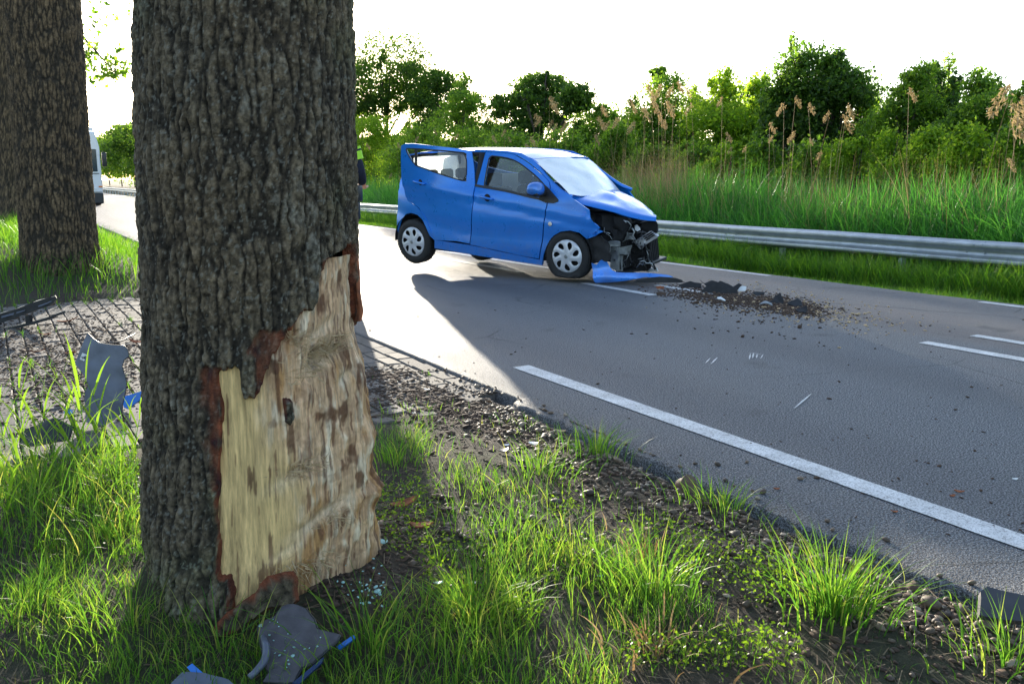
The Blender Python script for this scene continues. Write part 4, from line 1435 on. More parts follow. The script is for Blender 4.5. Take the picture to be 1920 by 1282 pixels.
round_ = [(0, .80, .62, .17, 3), (-.45, .66, .45, .14, 2), (.45, .68, .45, .14, 2), (0, .52, .55, .12, 1.5), (.65, .5, .3, .1, 1), (-.65, .46, .3, .1, 1)]
spread_ = [(0, .86, .5, .10, 2.2), (-.55, .74, .4, .09, 1.6), (.55, .72, .42, .10, 1.8), (.1, .66, .5, .12, 2), (-.3, .52, .4, .10, 1.2), (.75, .55, .22, .08, .6), (-.75, .50, .22, .08, .5)]
slim = [(0, .90, .26, .08, .6), (.15, .76, .55, .10, 1.3), (-.25, .64, .7, .11, 1.6), (.3, .50, .85, .12, 1.7), (-.3, .38, .9, .12, 1.7), (.2, .24, .9, .12, 1.6)]
bushy = [(0, .72, .55, .2, 2), (-.5, .55, .5, .2, 2), (.5, .58, .5, .2, 2), (0, .35, .8, .2, 2)]
BT = [
    (728, 58, 330, 98, 24.0, round_, 15000, 'leaf_dark', 'tallest round dark crown just right of the damaged trunk', .085, .16, .60),
    (822, 112, 330, 62, 25.5, spread_, 6500, 'leaf_dark', 'dark tree with open branches right of the tallest crown', .085, .12, .60),
    (868, 135, 330, 60, 22.0, slim, 5200, 'leaf_mid', 'thin light tree with see-through top above the raised rear door', .075, .08, .70),
    (1013, 118, 330, 86, 22.0, spread_, 11500, 'leaf_dark', 'dark flat-topped oak standing alone above the car roof', .080, .15, .50),
    (935, 215, 340, 60, 24.0, bushy, 5000, 'leaf_mid', 'lower green tree left of the flat-topped oak', .08, .08, .7),
    (1128, 182, 340, 55, 23.0, bushy, 6000, 'leaf_mid', 'mid green rounded tree right of the flat-topped oak', .08, .09, .7),
    (1232, 108, 340, 52, 21.0, slim, 6500, 'leaf_mid', 'narrow tree with a thin pointed top behind the brown reeds', .065, .07, .75),
    (1345, 128, 340, 58, 21.0, slim, 6000, 'leaf_light', 'airy yellow green tree between the narrow tree and its twin', .065, .06, .8),
    (1418, 138, 340, 52, 22.5, slim, 5500, 'leaf_light', 'second airy yellow green tree left of the dark broad one', .065, .06, .8),
    (1486, 85, 340, 60, 20.0, round_, 8000, 'leaf_dark', 'dark dense tree with a bare spire rising behind it', .065, .10, .62),
    (1553, 92, 340, 58, 20.5, slim, 8000, 'leaf_dark', 'dark tapering tree right of the one with the spire', .065, .10, .72),
    (1640, 165, 340, 42, 23.0, slim, 2600, 'leaf_light', 'sparse small tree in the gap before the right-hand trees', .06, .05, .8),
    (1695, 110, 340, 62, 19.5, slim, 7500, 'leaf_mid', 'tree with yellow lit side rising right of the gap', .06, .09, .78),
    (1748, 104, 340, 56, 20.5, slim, 6500, 'leaf_dark', 'darker tree next to the yellow lit one', .06, .09, .78),
    (1822, 122, 340, 62, 19.0, slim, 8000, 'leaf_mid', 'soft green pointed tree near the right edge', .06, .09, .8),
    (1925, 112, 340, 52, 17.0, slim, 6500, 'leaf_mid', 'green tree cut off by the right edge', .055, .09, .8),
    (702, 196, 345, 62, 19.5, bushy, 8500, 'leaf_light', 'olive green rounded bush beside the officer', .055, .06, .7),
]
for i, (px_, top, bot, hw, v_, lobes, nl, mat, lab, lf, trr, airy) in enumerate(BT):
    bg_tree(px_, top, bot, hw * (1.12 if px_ < 1200 else 1.3), v_, lobes, int(nl * (1.25 if px_ < 1600 else 1.7)), mat, 500 + i, lab, lf * (1 if px_ < 1600 else .72), trr, airy=airy)
EX = [(905, 172, 45, 23, 'leaf_mid', 'feathery tree between the thin see-through tree and the flat-topped oak'), (1088, 178, 45, 24, 'leaf_mid', 'feathery tree close to the right side of the flat-topped oak'), (1180, 172, 45, 22, 'leaf_mid', 'small feathery tree left of the narrow pointed one'), (1290, 150, 48, 22, 'leaf_light', 'pale feathery tree right of the narrow pointed one'), (1385, 150, 46, 23, 'leaf_light', 'pale feathery tree between the two airy yellow green ones'), (1612, 150, 44, 21, 'leaf_light', 'pale feathery tree right of the dark tapering one'), (1785, 135, 46, 21, 'leaf_mid', 'feathery tree left of the soft pointed one'), (1868, 140, 48, 20, 'leaf_mid', 'feathery tree right of the soft pointed one')]
for i, (px_, top, hw, v_, mat, lab) in enumerate(EX):
    bg_tree(px_, top, 340, hw, v_, slim, 5200, mat, 580 + i, lab, .048, .05, airy=1.0)
# bare birch spire above the dark tree
bg_tree(1474, 42, 340, 22, 20.6, [(0, .93, .25, .06, 1), (0, .82, .35, .06, 1.2)], 200, 'leaf_mid', 560, 'thin bare-topped birch spire rising above the dark tree', .05, .05, airy=.9)
bg_tree(1764, 100, 340, 26, 21.5, [(-.1, .92, .4, .07, 1), (.2, .8, .5, .07, 1)], 240, 'leaf_light', 561, 'thin sparse birch tip above the right-hand trees', .05, .05, airy=.9)
# bushes along the ditch
BU = [(790, 235, 70, 18.5, 'leaf_dark'), (870, 240, 70, 18.5, 'leaf_dark'), (960, 235, 70, 18, 'leaf_mid'), (1060, 232, 75, 18, 'leaf_dark'), (1150, 235, 60, 18, 'leaf_mid'), (1225, 262, 55, 18, 'leaf_mid'), (1300, 268, 55, 17.5, 'leaf_mid'), (1370, 255, 60, 17.5, 'leaf_light'), (1440, 262, 60, 17.5, 'leaf_mid'), (1520, 262, 60, 17, 'leaf_dark'), (1600, 245, 62, 17, 'leaf_light'), (1665, 250, 60, 17, 'leaf_light'), (1735, 238, 62, 17, 'leaf_light'), (1800, 232, 60, 16.8, 'leaf_light'), (1862, 262, 52, 16.5, 'leaf_light'), (1930, 250, 60, 16.5, 'leaf_mid')]
BUL = ['dark bush under the open-branched tree', 'dark bush above the raised rear door', 'green bush behind the car roof', 'dark bush right of the car roof, under the oak', 'green bush behind the windscreen', 'green bush behind the brown reeds', 'green bush right of the brown reeds', 'yellow green bush under the airy trees', 'green bush left of the dark tree', 'dark bush at the foot of the dark trees', 'yellow green bush right of the dark trees', 'yellow green bush below the gap in the trees', 'yellow green bush under the lit tree', 'bright bush below the pointed tree', 'low bright bush near the right edge', 'green bush at the right edge']
for i, (px_, top, hw, v_, mat) in enumerate(BU):
    bg_tree(px_, top - 10, 345, hw * 1.15, v_, bushy, (6500 if px_ < 1600 else 9500), {'leaf_dark': 'leaf_mid'}.get(mat, mat), 600 + i, BUL[i], (.06 if px_ < 1600 else .042), .04, name='bush', cat='bush', airy=.75)
# far hedge at the left, seen between the trunks, receding with the road
HL = ['first bush of the far hedge between the trunks, the nearest', 'second bush of the far hedge, next behind the nearest', 'third bush of the far hedge, darker', 'fourth bush of the far hedge, paler', 'fifth bush of the far hedge above the truck mirror', 'sixth bush of the far hedge, smallest and farthest']
for i, (px_, top, hw, v_, mat) in enumerate([(285, 205, 48, 21, 'leaf_dark'), (252, 232, 32, 21, 'leaf_mid'), (228, 250, 26, 21, 'leaf_mid'), (205, 260, 24, 21, 'leaf_light'), (185, 262, 22, 21, 'leaf_light'), (160, 266, 22, 21, 'leaf_mid')]):
    bg_tree(px_, top - 12, 350, hw * 1.5, v_, bushy, 7000, mat, 640 + i, HL[i], .2, .1, name='bush', cat='bush', airy=.8)
for i, px_ in enumerate([330, 420, 520, 620]):
    bg_tree(px_, 180, 350, 70, 21, bushy, 2500, 'leaf_mid', 650 + i, ['bush hidden behind the damaged trunk, leftmost', 'bush hidden behind the damaged trunk, second', 'bush hidden behind the damaged trunk, third', 'bush hidden behind the damaged trunk, beside the officer'][i], .12, .1, name='bush', cat='bush', airy=.8)

# far woods behind everything, one mass of leaves
N = 110000
u = -12 + 160 * rs.uniform(0, 1, N) ** 1.3; v = rs.uniform(30, 40, N)
x, y = xy(u, v)
top_ = 3.3 + 2.6 * fbm(x * .09, y * .09, 0, 91, 3) + u * .012
z = H(u, v) + top_ * rs.uniform(0, 1, N) ** .7
V, q = leaf_quads(np.stack([x, y, z], -1), .0034 * np.hypot(x, y), rs)
o = link('far_woods', np_mesh('far_woods', V, quads=q), M['leaf_mid'], smooth=False)
tag(o, 'far green woods filling the gaps behind the roadside trees', 'woods', kind='stuff')

# woods across the field on the other side, mirrored in the car's windows
N = 15000
x = rs.uniform(-45, 45, N); y = rs.uniform(-34, -26, N)
z = (3.6 + 1.6 * fbm(x * .12, y * .12, 0, 93, 3)) * rs.uniform(0, 1, N) ** .7
V, q = leaf_quads(np.stack([x, y, z], -1), .38, rs)
o = link('far_woods', np_mesh('far_woods', V, quads=q), M['leaf_dark'], smooth=False)
tag(o, 'woods across the field, seen only as a reflection in the car windows', 'woods', kind='stuff')

# dead grass stems and leaf litter lying on the verge
N = 16000
u = rs.uniform(-.6, 4.3, N); v = rs.uniform(-2.4, 2.32, N); x, y = xy(u, v)
ok = np.hypot(x - TREE_X, y - TREE_Y) > .37
x, y, u, v = x[ok], y[ok], u[ok], v[ok]; n = len(x)
P = np.stack([x, y, H(u, v) + rs.uniform(.002, .014, n)], -1)
a = rs.uniform(0, 6.28, n); L_ = rs.uniform(.006, .045, n); W_ = rs.uniform(.0006, .0022, n)
D = np.stack([np.cos(a), np.sin(a), rs.normal(0, .22, n)], -1); S_ = np.stack([-np.sin(a), np.cos(a), rs.normal(0, .4, n)], -1)
V = np.stack([P - D * L_[:, None] - S_ * W_[:, None], P - D * L_[:, None] + S_ * W_[:, None], P + D * L_[:, None] + S_ * W_[:, None] * .6, P + D * L_[:, None] - S_ * W_[:, None] * .6], 1).reshape(-1, 3)
o = link('dead_grass', np_mesh('dead_grass', V, quads=np.arange(n * 4).reshape(-1, 4)), M['straw_dull'], smooth=False)
tag(o, 'dead grass stems and leaf litter lying on the bare soil', 'litter', kind='stuff')

# ------------------------------------------------------------------ guardrail
RAIL_V, RAIL_TOP = 10.85, 0.425
prof = [(0, .155), (-.008, .155), (-.030, .130), (-.078, .118), (-.083, .095), (-.078, .072), (-.030, .048), (-.010, .030), (-.010, -.030), (-.030, -.048), (-.078, -.072), (-.083, -.095), (-.078, -.118), (-.030, -.130), (-.008, -.155), (0, -.155)]
rail = empty('guardrail', (*xy(5, RAIL_V), 0), (0, 0, TH), 'galvanised steel guardrail along the far verge behind the car', 'guardrail')
SEG = 4.3


def rz(u): return RAIL_TOP - .155 + (.0 if u < 20 else -(u - 20) * .006 * (1 if u < 40 else 20 / (u - 20)))


for k in range(-2, 26):
    u0 = 1.9 + k * SEG
    m = MB()
    for j, (ua, ub, o_) in enumerate([(u0, u0 + SEG + .02, 0.0)]):
        V = []
        uu = np.linspace(ua, ub, 5)
        for q in uu:
            for (a, b) in prof: V.append((a + o_ - .004 * (k % 2), q - 5, b + rz(q) + .004 * math.sin(q * 1.7)))
        n_ = len(prof)
        F = [(i * n_ + j_, i * n_ + j_ + 1, (i + 1) * n_ + j_ + 1, (i + 1) * n_ + j_) for i in range(4) for j_ in range(n_ - 1)]
        V += [(a + .004, b, c) for a, b, c in V]
        L_ = 5 * n_
        F += [tuple(i + L_ for i in f[::-1]) for f in F]
        F += [(j_, j_ + 1, L_ + j_ + 1, L_ + j_) for j_ in range(n_ - 1)] + [(4 * n_ + j_, L_ + 4 * n_ + j_, L_ + 4 * n_ + j_ + 1, 4 * n_ + j_ + 1) for j_ in range(n_ - 1)]
        F += [(i * n_, (i + 1) * n_, L_ + (i + 1) * n_, L_ + i * n_) for i in range(4)]
        m.add(V, F)
    be = m.build('beam', M['galv'], rail, ang=50)
    bo = MB()
    for (du, dz) in [(.12, .095), (.12, -.095), (.0, 0.0), (.24, 0)]:
        bo.lathe([(0, -.012), (.012, -.012), (.014, -.004), (.014, 0)], (-.084 if dz else -.016, u0 - 5 + du, rz(u0) + dz), 'X', 8)
    bo.build('bolt', M['galv'], be, smooth=False)
for k in range(-4, 48):
    u0 = 3.1 + k * 2.15
    zg = float(H(u0, RAIL_V))
    m = MB()
    zt = rz(u0) + .10
    m.box((.105, u0 - 5, (zt + zg - .3) / 2), (.09, .006, zt - zg + .3)).box((.145, u0 - 5 + .03, (zt + zg - .3) / 2), (.006, .06, zt - zg + .3)).box((.065, u0 - 5 + .03, (zt + zg - .3) / 2), (.006, .06, zt - zg + .3)).box((.03, u0 - 5, rz(u0)), (.06, .05, .12))
    m.build('post', M['galv'], rail)
#PART2
# ------------------------------------------------------------------ the crashed car
CP = Vector((-0.8567, 12.0043, 0.1331)); CR = (0.04504, 0.02625, -0.61552)
from mathutils import Euler
CM = Euler(CR, 'XYZ').to_matrix()
CMi = np.array(CM.transposed())
car = empty('crashed_car', tuple(CP), CR, 'blue small hatchback with smashed front and sprung rear door, across the centre dashes', 'car')


def body_y(x, z):
    w_ = .775 + .02 * math.sin(max(0, min(1, (z - .2) / .7)) * math.pi)
    if z > .93: w_ -= (z - .93) * .36
    if x > 2.6: w_ -= (x - 2.6) ** 2 * .5
    if x < 0: w_ -= x * x * .5
    return w_


def trace(px, py, yf):
    """pixel -> point in the car's own frame on the surface y = yf(x, z)"""
    d = CMi @ ray(px, py); o = CMi @ (np.array([0, 0, CAMH]) - np.array(CP))
    x, z = 2.5, .6
    for _ in range(25):
        y = yf(x, z); t = (y - o[1]) / d[1]; q = o + t * d; x, z = q[0], q[2]
    return q


def Q4(X, Y, y): return trace(1100 + X / 8.011, 380 + Y / 8.011, (lambda a, b: y) if not callable(y) else y)


def crease(x, z):
    """door sculpting: shoulder line falling forward, and a hollow over the sill"""
    zl = 1.02 - .085 * (x + .1) - .012 * x * x
    a = .012 * math.exp(-((z - zl) / .03) ** 2) - .010 * math.exp(-((z - zl + .055) / .035) ** 2)
    zl2 = .42 + .16 * max(0, .9 - x) ** 1.3
    a -= .016 * math.exp(-((z - zl2 - .05) / .09) ** 2)
    return a if z < 1.1 else a * .3


def rsurf(x, z): return (x, -body_y(x, z) - crease(x, z), z)
def lsurf(x, z): return (x, body_y(x, z) + crease(x, z), z)


def open_y(x, z):
    t = max(0, min(1, (1.02 - x) / 1.25))
    w_ = .787 + .30 * max(0, z - .8) * t
    if z > .93: w_ -= (z - .93) * .36 * (1 - t)
    return w_


def osurf(x, z): return (x, -open_y(x, z) - crease(x, z), z)


door_f = [(0.962, 0.312), (0.994, 0.54), (1.01, 0.733), (1.028, 0.924), (1.018, 1.027), (1.037, 1.06), (1.057, 1.243), (1.071, 1.42), (1.08, 1.447), (1.247, 1.445), (1.388, 1.437), (1.53, 1.412), (1.678, 1.356), (1.779, 1.307), (1.881, 1.249), (1.981, 1.192), (2.051, 1.148), (2.09, 1.111), (2.116, 1.057), (2.102, 0.872), (2.07, 0.675), (2.034, 0.416), (1.991, 0.215), (1.72, 0.232), (1.396, 0.268)]
glass_f = [(1.146, 1.402), (1.307, 1.393), (1.477, 1.37), (1.595, 1.332), (1.716, 1.274), (1.838, 1.209), (1.96, 1.135), (2.055, 1.062), (2.093, 0.938), (1.774, 0.962), (1.494, 1.005), (1.158, 1.041), (1.150, 1.092), (1.146, 1.252)]
sail = [(1.958, 1.132), (2.095, 1.052), (2.204, 0.972), (2.264, 0.921), (2.26, 0.9), (2.199, 0.879), (2.088, 0.880), (2.0, .91)]
sill = [(0.375, 0.330), (0.955, 0.303), (1.396, 0.258), (1.985, 0.203), (2.046, 0.195), (2.035, 0.139), (1.15, 0.175), (0.364, 0.222)]
fender = [(2.118, 0.875), (2.085, 0.676), (2.050, 0.416), (2.006, 0.21), (2.035, 0.145), (2.061, 0.269), (2.121, 0.404), (2.199, 0.501), (2.306, 0.558), (2.433, 0.579), (2.559, 0.56), (2.652, 0.494), (2.81, 0.625), (2.736, 0.693), (2.693, 0.743), (2.675, 0.825), (2.5, 0.918), (2.406, 0.975), (2.266, 1.031), (2.141, 1.106), (2.01, 1.199), (1.902, 1.286), (1.806, 1.361), (1.619, 1.438), (1.4, 1.462), (1.247, 1.468), (.9, 1.478), (.9, 1.457), (1.077, 1.455), (1.247, 1.452), (1.388, 1.444), (1.535, 1.420), (1.682, 1.363), (1.784, 1.314), (1.886, 1.256), (1.986, 1.199), (2.057, 1.155), (2.098, 1.117), (2.126, 1.06)]
door_r = [(-0.019, 1.521), (0.037, 1.547), (0.144, 1.549), (0.436, 1.518), (0.703, 1.489), (0.893, 1.458), (0.969, 1.232), (1.016, 1.052), (1.016, 0.857), (0.984, 0.662), (0.950, 0.322), (0.752, 0.341), (0.38, 0.329), (0.311, 0.372), (0.252, 0.463), (0.219, 0.556), (0.17, 0.661), (0.128, 0.733), (0.066, 0.764), (-0.056, 0.813), (-0.084, 0.873), (-0.092, 1.016), (-0.095, 1.111), (-0.04, 1.416)]
glass_r = [(0.049, 1.488), (0.165, 1.485), (0.436, 1.467), (0.708, 1.445), (0.83, 1.432), (0.888, 1.086), (0.685, 1.126), (0.439, 1.186), (0.26, 1.242), (0.158, 1.271), (0.105, 1.326), (0.06, 1.417), (0.043, 1.469)]
door_rc = [(-.18, 1.40), (.0, 1.435), (.5, 1.452), (.9, 1.452), (1.06, 1.447), (1.05, 1.3), (1.015, 1.05), (1.005, .86), (.98, .66), (.95, .322), (.752, .341), (.38, .329), (.311, .372), (.252, .463), (.17, .661), (.066, .764), (-.09, .87), (-.13, 1.05)]
glass_rc = [(-.10, 1.36), (.0, 1.39), (.5, 1.41), (.95, 1.41), (.93, 1.10), (.5, 1.15), (.1, 1.22), (-.04, 1.28)]
# quarter panel with wheel arch, C pillar and the edge of the bumper
quarter = [(-.31, .40), (-.27, .38), (-.256, .472), (-.214, .558), (-.12, .64), (-.02, .66), (.09, .64), (.17, .58), (.24, .48), (.30, .38), (.37, .33), (.33, .42), (.27, .52), (.2, .64), (.1, .74), (-.08, .82), (-.10, .88), (-.14, 1.08), (-.20, 1.38), (-.26, 1.40), (-.27, 1.10), (-.28, .80), (-.315, .60)]

hole = lambda L, s=1.0: L
fd = panel(door_f, rsurf, .018, [glass_f], .055, 'front_door', M['blue'], car)
panel([(a, b) for a, b in glass_f], lambda x, z: (x, -body_y(x, z) + .012, z), .004, (), .2, 'window_pane', M['glass'], fd)
strip = [(1.02, 1.062), (1.15, 1.048), (1.49, 1.012), (1.77, .968), (2.06, .925), (2.06, .900), (1.77, .945), (1.49, .988), (1.15, 1.022), (1.022, 1.036)]
panel(strip, lambda x, z: (x, -body_y(x, z) - .014, z), .012, (), .1, 'belt_moulding', M['plastic'], fd)
panel(sail, lambda x, z: (x, -body_y(x, z) - .008, z), .012, (), .08, 'mirror_triangle', M['plastic'], fd)
# rubber seal round the front window
def seal(loop, surf, name, parent, r=.008):
    P = [Vector(surf(*p)) for p in densify(smooth_loop(loop, 1), .05)]
    P.append(P[0])
    return MB().tube(P, r, 5, cap=False).build(name, M['plastic'], parent, smooth=True)
seal(glass_f, lambda x, z: (x, -body_y(x, z) - .002, z), 'window_seal', fd)


def handle(parent, cx_, cz_, surf, sgn=-1):
    y = surf(cx_, cz_)[1]
    P = [Vector((cx_ - .10, y, cz_ + .014)), Vector((cx_ - .08, y + sgn * .022, cz_ + .012)), Vector((cx_, y + sgn * .030, cz_)), Vector((cx_ + .08, y + sgn * .022, cz_ - .014)), Vector((cx_ + .10, y, cz_ - .018))]
    MB().tube(P, [.010, .014, .015, .014, .010], 8).build('handle', M['blue'], parent, smooth=True)
    MB().lathe([(0, -.004), (.040, -.004), (.046, .0), (.040, .004), (0, .004)], (cx_ - .0, y - sgn * .001, cz_), 'Y', 16).build('handle_recess', M['underbody'], parent, smooth=True)


handle(fd, 1.235, .905, rsurf)
rd = panel(door_r, osurf, .020, [glass_r], .055, 'rear_door', M['blue'], car)
rd['label'] = 'rear door sprung open with its window frame bent outwards'
panel(glass_r, lambda x, z: (x, -open_y(x, z) + .012, z), .004, (), .2, 'window_pane', M['glass_clear'], rd)
seal(glass_r, lambda x, z: (x, -open_y(x, z) - .002, z), 'window_seal', rd)
bar = [(.158, 1.485), (.186, 1.485), (.166, 1.268), (.138, 1.275)]
panel(bar, lambda x, z: (x, -open_y(x, z) - .006, z), .016, (), .1, 'window_bar', M['plastic'], rd)
handle(rd, .18, 1.062, osurf)
panel(sill, rsurf, .03, (), .1, 'sill', M['blue'], car)
ff = panel(fender, rsurf, .016, (), .05, 'front_wing', M['blue'], car)
ff['label'] = 'front wing torn off behind its crumpled edge'
qp = panel(quarter, rsurf, .016, (), .05, 'quarter_panel', M['blue'], car)
# far side, closed
panel(door_f, lsurf, .018, [glass_f], .09, 'front_door', M['blue'], car, side=-1)
panel(door_rc, lsurf, .018, [glass_rc], .09, 'rear_door', M['blue'], car, side=-1)
panel(glass_f, lambda x, z: (x, body_y(x, z) - .012, z), .004, (), .2, 'window_pane', M['glass_clear'], car, side=-1)
panel(glass_rc, lambda x, z: (x, body_y(x, z) - .012, z), .004, (), .2, 'window_pane', M['glass_clear'], car, side=-1)
panel(fender, lambda x, z: (x - .1 * max(0, x - 2.3), lsurf(x, z)[1] - .25 * max(0, x - 2.3), z - .35 * max(0, x - 2.3)), .016, (), .09, 'front_wing', M['blue'], car, side=-1)
panel(quarter, lsurf, .016, (), .09, 'quarter_panel', M['blue'], car, side=-1)
panel(sill, lsurf, .03, (), .1, 'sill', M['blue'], car, side=-1)

# roof, from the tailgate hinge to the windscreen
def zc(x): return float(np.interp(x, [-.42, 0, .5, 1.0, 1.4, 1.62, 1.85], [1.40, 1.462, 1.490, 1.490, 1.475, 1.448, 1.385]))
def roofs(x, y): return (x, y, zc(x) - .030 * (abs(y) / .6) ** 2.4)
panel([(-.29, -.56), (0, -.60), (1.2, -.592), (1.62, -.60), (1.79, -.585), (1.84, -.3), (1.87, 0), (1.88, .3), (1.87, .585), (1.62, .6), (1.2, .592), (0, .60), (-.29, .56)], roofs, .018, (), .08, 'roof', M['blue'], car)

# shattered windscreen
def ws(s, t):
    a = Vector((1.788, -.610, 1.366)).lerp(Vector((1.86, .585, 1.335)), s)
    b = Vector((2.400, -.750, .978)).lerp(Vector((2.30, .66, .935)), s)
    p = a.lerp(b, t)
    k = math.sin(math.pi * s)
    return (p.x + .055 * k + .012 * float(noise3(s * 5, t * 4, 1, 7)) * k, p.y, p.z + .018 * k * (1 - t) + .02 * math.sin(math.pi * t) + .010 * float(noise3(s * 6, t * 5, 3, 8)))
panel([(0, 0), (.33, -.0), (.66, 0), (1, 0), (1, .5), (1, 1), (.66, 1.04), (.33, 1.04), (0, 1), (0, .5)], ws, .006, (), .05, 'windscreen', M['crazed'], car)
def inner_clear(o):
    # the crazing sits in the outer layer of the laminate; the inner layer is clear
    o.data.materials.append(M['glass_clear'])
    hv = len(o.data.vertices) // 2
    for pl in o.data.polygons:
        if any(i >= hv for i in pl.vertices): pl.material_index = 1

for sg_ in (-1, 1):
    MB().tube([(x_, sg_ * (-.0 + body_y(x_, z_) - .022), z_ - .012) for x_, z_ in [(1.78, 1.372), (1.86, 1.322), (1.95, 1.246), (2.01, 1.196), (2.141, 1.103), (2.266, 1.028), (2.36, .992), (2.42, .970)]], .024, 8).build('pillar_edge', M['blue'], car, smooth=True)

# tailgate, rear glass and rear bumper
def tg(y, z):
    x = float(np.interp(z, [.2, .5, .85, 1.0, 1.4], [-.34, -.40, -.36, -.33, -.28]))
    return (x + .10 * (abs(y) / .7) ** 2.2, y, z)
t_ = panel([(-.66, .48), (.66, .48), (.64, .95), (.56, 1.40), (-.56, 1.40), (-.64, .95)], tg, .02, [[(-.58, .96), (.58, .96), (.52, 1.37), (-.52, 1.37)]], .1, 'tailgate', M['blue'], car, side=-1)
panel([(-.58, .96), (.58, .96), (.52, 1.37), (-.52, 1.37)], lambda y, z: (tg(y, z)[0] + .01, y, z), .004, (), .1, 'rear_glass', M['cracked'], t_, side=-1)
inner_clear(bpy.context.scene.collection.objects['rear_glass'])
panel([(-.72, .24), (.72, .24), (.72, .50), (-.72, .50)], lambda y, z: (tg(y, z)[0] - .025, y, z), .03, (), .1, 'rear_bumper', M['blue'], car, side=-1)
for s_g in (-1, 1):
    MB().box((-.27, s_g * .62, .85), (.06, .10, .24), bev=.02).build('tail_light', simple('red_lens', (.45, .02, .02), .25), car, smooth=True)

# bonnet: buckled, from the cowl to a pointed nose
near_px = [(1165, 392), (1200, 428), (1300, 452), (1450, 488), (1560, 522), (1650, 540), (1715, 545)]
far_px = [(1425, 372), (1452, 362), (1500, 370), (1580, 412), (1640, 452), (1690, 500), (1716, 541)]
yn = lambda x, z: -.66 + .62 * max(0, x - 2.55) ** 1.7
yfar = lambda x, z: .56 - .55 * max(0, x - 2.25) ** 1.3
NE = [trace(730 + X / 3.4286, 250 + Y / 3.4286, yn) for X, Y in near_px]
FE = [trace(730 + X / 3.4286, 250 + Y / 3.4286, yfar) for X, Y in far_px]
def bon(s, t):
    q = s * 6; i = min(5, int(q)); f = q - i
    a = NE[i] * (1 - f) + NE[i + 1] * f; b = FE[i] * (1 - f) + FE[i + 1] * f
    p = a * (1 - t) + b * t
    bul = math.sin(math.pi * min(1, t)) * .055 * (1 - .5 * s)
    cr = .012 * float(noise3(s * 5, t * 4, 0, 33)) + .006 * float(noise3(s * 13, t * 9, 0, 34)) - .018 * math.exp(-((s - .35 - .2 * t) / .05) ** 2) * math.sin(math.pi * t)
    edge = -.035 * max(0, 1 - t / .05) - .02 * max(0, 1 - (1 - t) / .05)
    return (p[0], p[1], p[2] + bul + cr * math.sin(math.pi * t) ** .5 + edge)
hd = panel([(0, 0), (.25, 0), (.5, 0), (.75, 0), (1, 0), (1, .5), (1, 1), (.75, 1), (.5, 1), (.25, 1), (0, 1), (-.03, .5)], bon, .014, (), .05, 'bonnet', M['blue'], car)
hd['label'] = 'bonnet buckled up and crumpled towards the nose'

# wheels
def wheel(cx_, sgn, cz_, tag_label=None, tilt=(0, 0, 0), flat=0.0):
    root = bpy.data.objects.new('wheel', None); COL.objects.link(root); root.parent = car
    root.location = (cx_, sgn * .705, cz_); root.rotation_euler = tilt
    if tag_label: root['label'] = tag_label
    R_, rr_, hw = .288, .192, .085
    prof = [(rr_, hw - .012), (rr_ + .012, hw - .002), (R_ - .045, hw + .004), (R_ - .016, hw - .010), (R_ - .003, hw - .030), (R_, 0), (R_ - .003, -hw + .03), (R_ - .016, -hw + .01), (R_ - .045, -hw - .004), (rr_, -hw + .012)]
    m = MB(); m.lathe([(a, b * sgn) for a, b in prof], (0, 0, 0), 'Y', 48, closed=True)
    if flat: m.v = [(x * (1 + .06 * (z < -.12)), y * (1 + .25 * (z < -.2)), max(z, -R_ + flat)) for x, y, z in m.v]
    # tread blocks
    for k in range(48):
        a = 2 * math.pi * (k + .5) / 48
        for off in (-.045, 0, .045):
            c = (math.cos(a) * (R_ + .001), off, math.sin(a) * (R_ + .001))
            if flat and c[2] < -R_ + flat + .01: continue
            m.box(c, (.010, .036, .026), Matrix.Rotation(-a, 4, 'Y'))
    m.build('tyre', M['rubber'], root, ang=35)
    # hub cap with seven teardrop openings
    out = [(math.cos(a) * (rr_ + .002), math.sin(a) * (rr_ + .002)) for a in np.arange(48) / 48 * 2 * math.pi]
    holes = []
    for k in range(7):
        a0 = 2 * math.pi * k / 7 + .3
        L = []
        for q in range(12):
            w_ = 2 * math.pi * q / 12
            r = .128 + .043 * math.cos(w_); wd = .030 * math.sin(w_) * (1 + .45 * math.cos(w_))
            a = a0 + wd / r + .25 * (r - .12) / .12
            L.append((math.cos(a) * r, math.sin(a) * r))
        holes.append(L)
    def cap(a, b):
        r = math.hypot(a, b); an = math.atan2(b, a)
        sp = .006 * math.cos(7 * (an - .3 - .25 * (r - .12) / .12)) * sstep(.05, .1, r) * (1 - sstep(.16, .19, r))
        return (a, sgn * (hw + .004 + .016 * (1 - (r / rr_) ** 2) - float(sp) - (.012 if r > .187 else 0)), b)
    panel(out, cap, .006, holes, .018, 'wheel_cover', M['silver'], root, side=(1 if sgn < 0 else -1))
    m = MB(); m.lathe([(0, sgn * (hw + .026)), (.020, sgn * (hw + .026)), (.026, sgn * (hw + .018)), (.026, sgn * hw)], (0, 0, 0), 'Y', 20)
    for q in range(3): m.box((-.008 + .008 * q, sgn * (hw + .0275), 0), (.003, .003, .022))
    m.build('hub_badge', M['metal'], root, smooth=False)
    MB().lathe([(0, sgn * .03), (rr_ - .005, sgn * .035), (rr_, sgn * (hw - .02)), (rr_ + .002, -sgn * (hw - .01)), (0, -sgn * (hw - .01))], (0, 0, 0), 'Y', 32).build('rim', M['underbody'], root, smooth=True)


wheel(2.385, -1, .275, 'front wheel with a flat tyre', (0, 0, math.radians(4)), .035)
wheel(0, -1, .285, 'rear wheel hanging clear of the road', (math.radians(2), 0, 0))
wheel(2.385, 1, .25)
wheel(0.03, 1, .155)

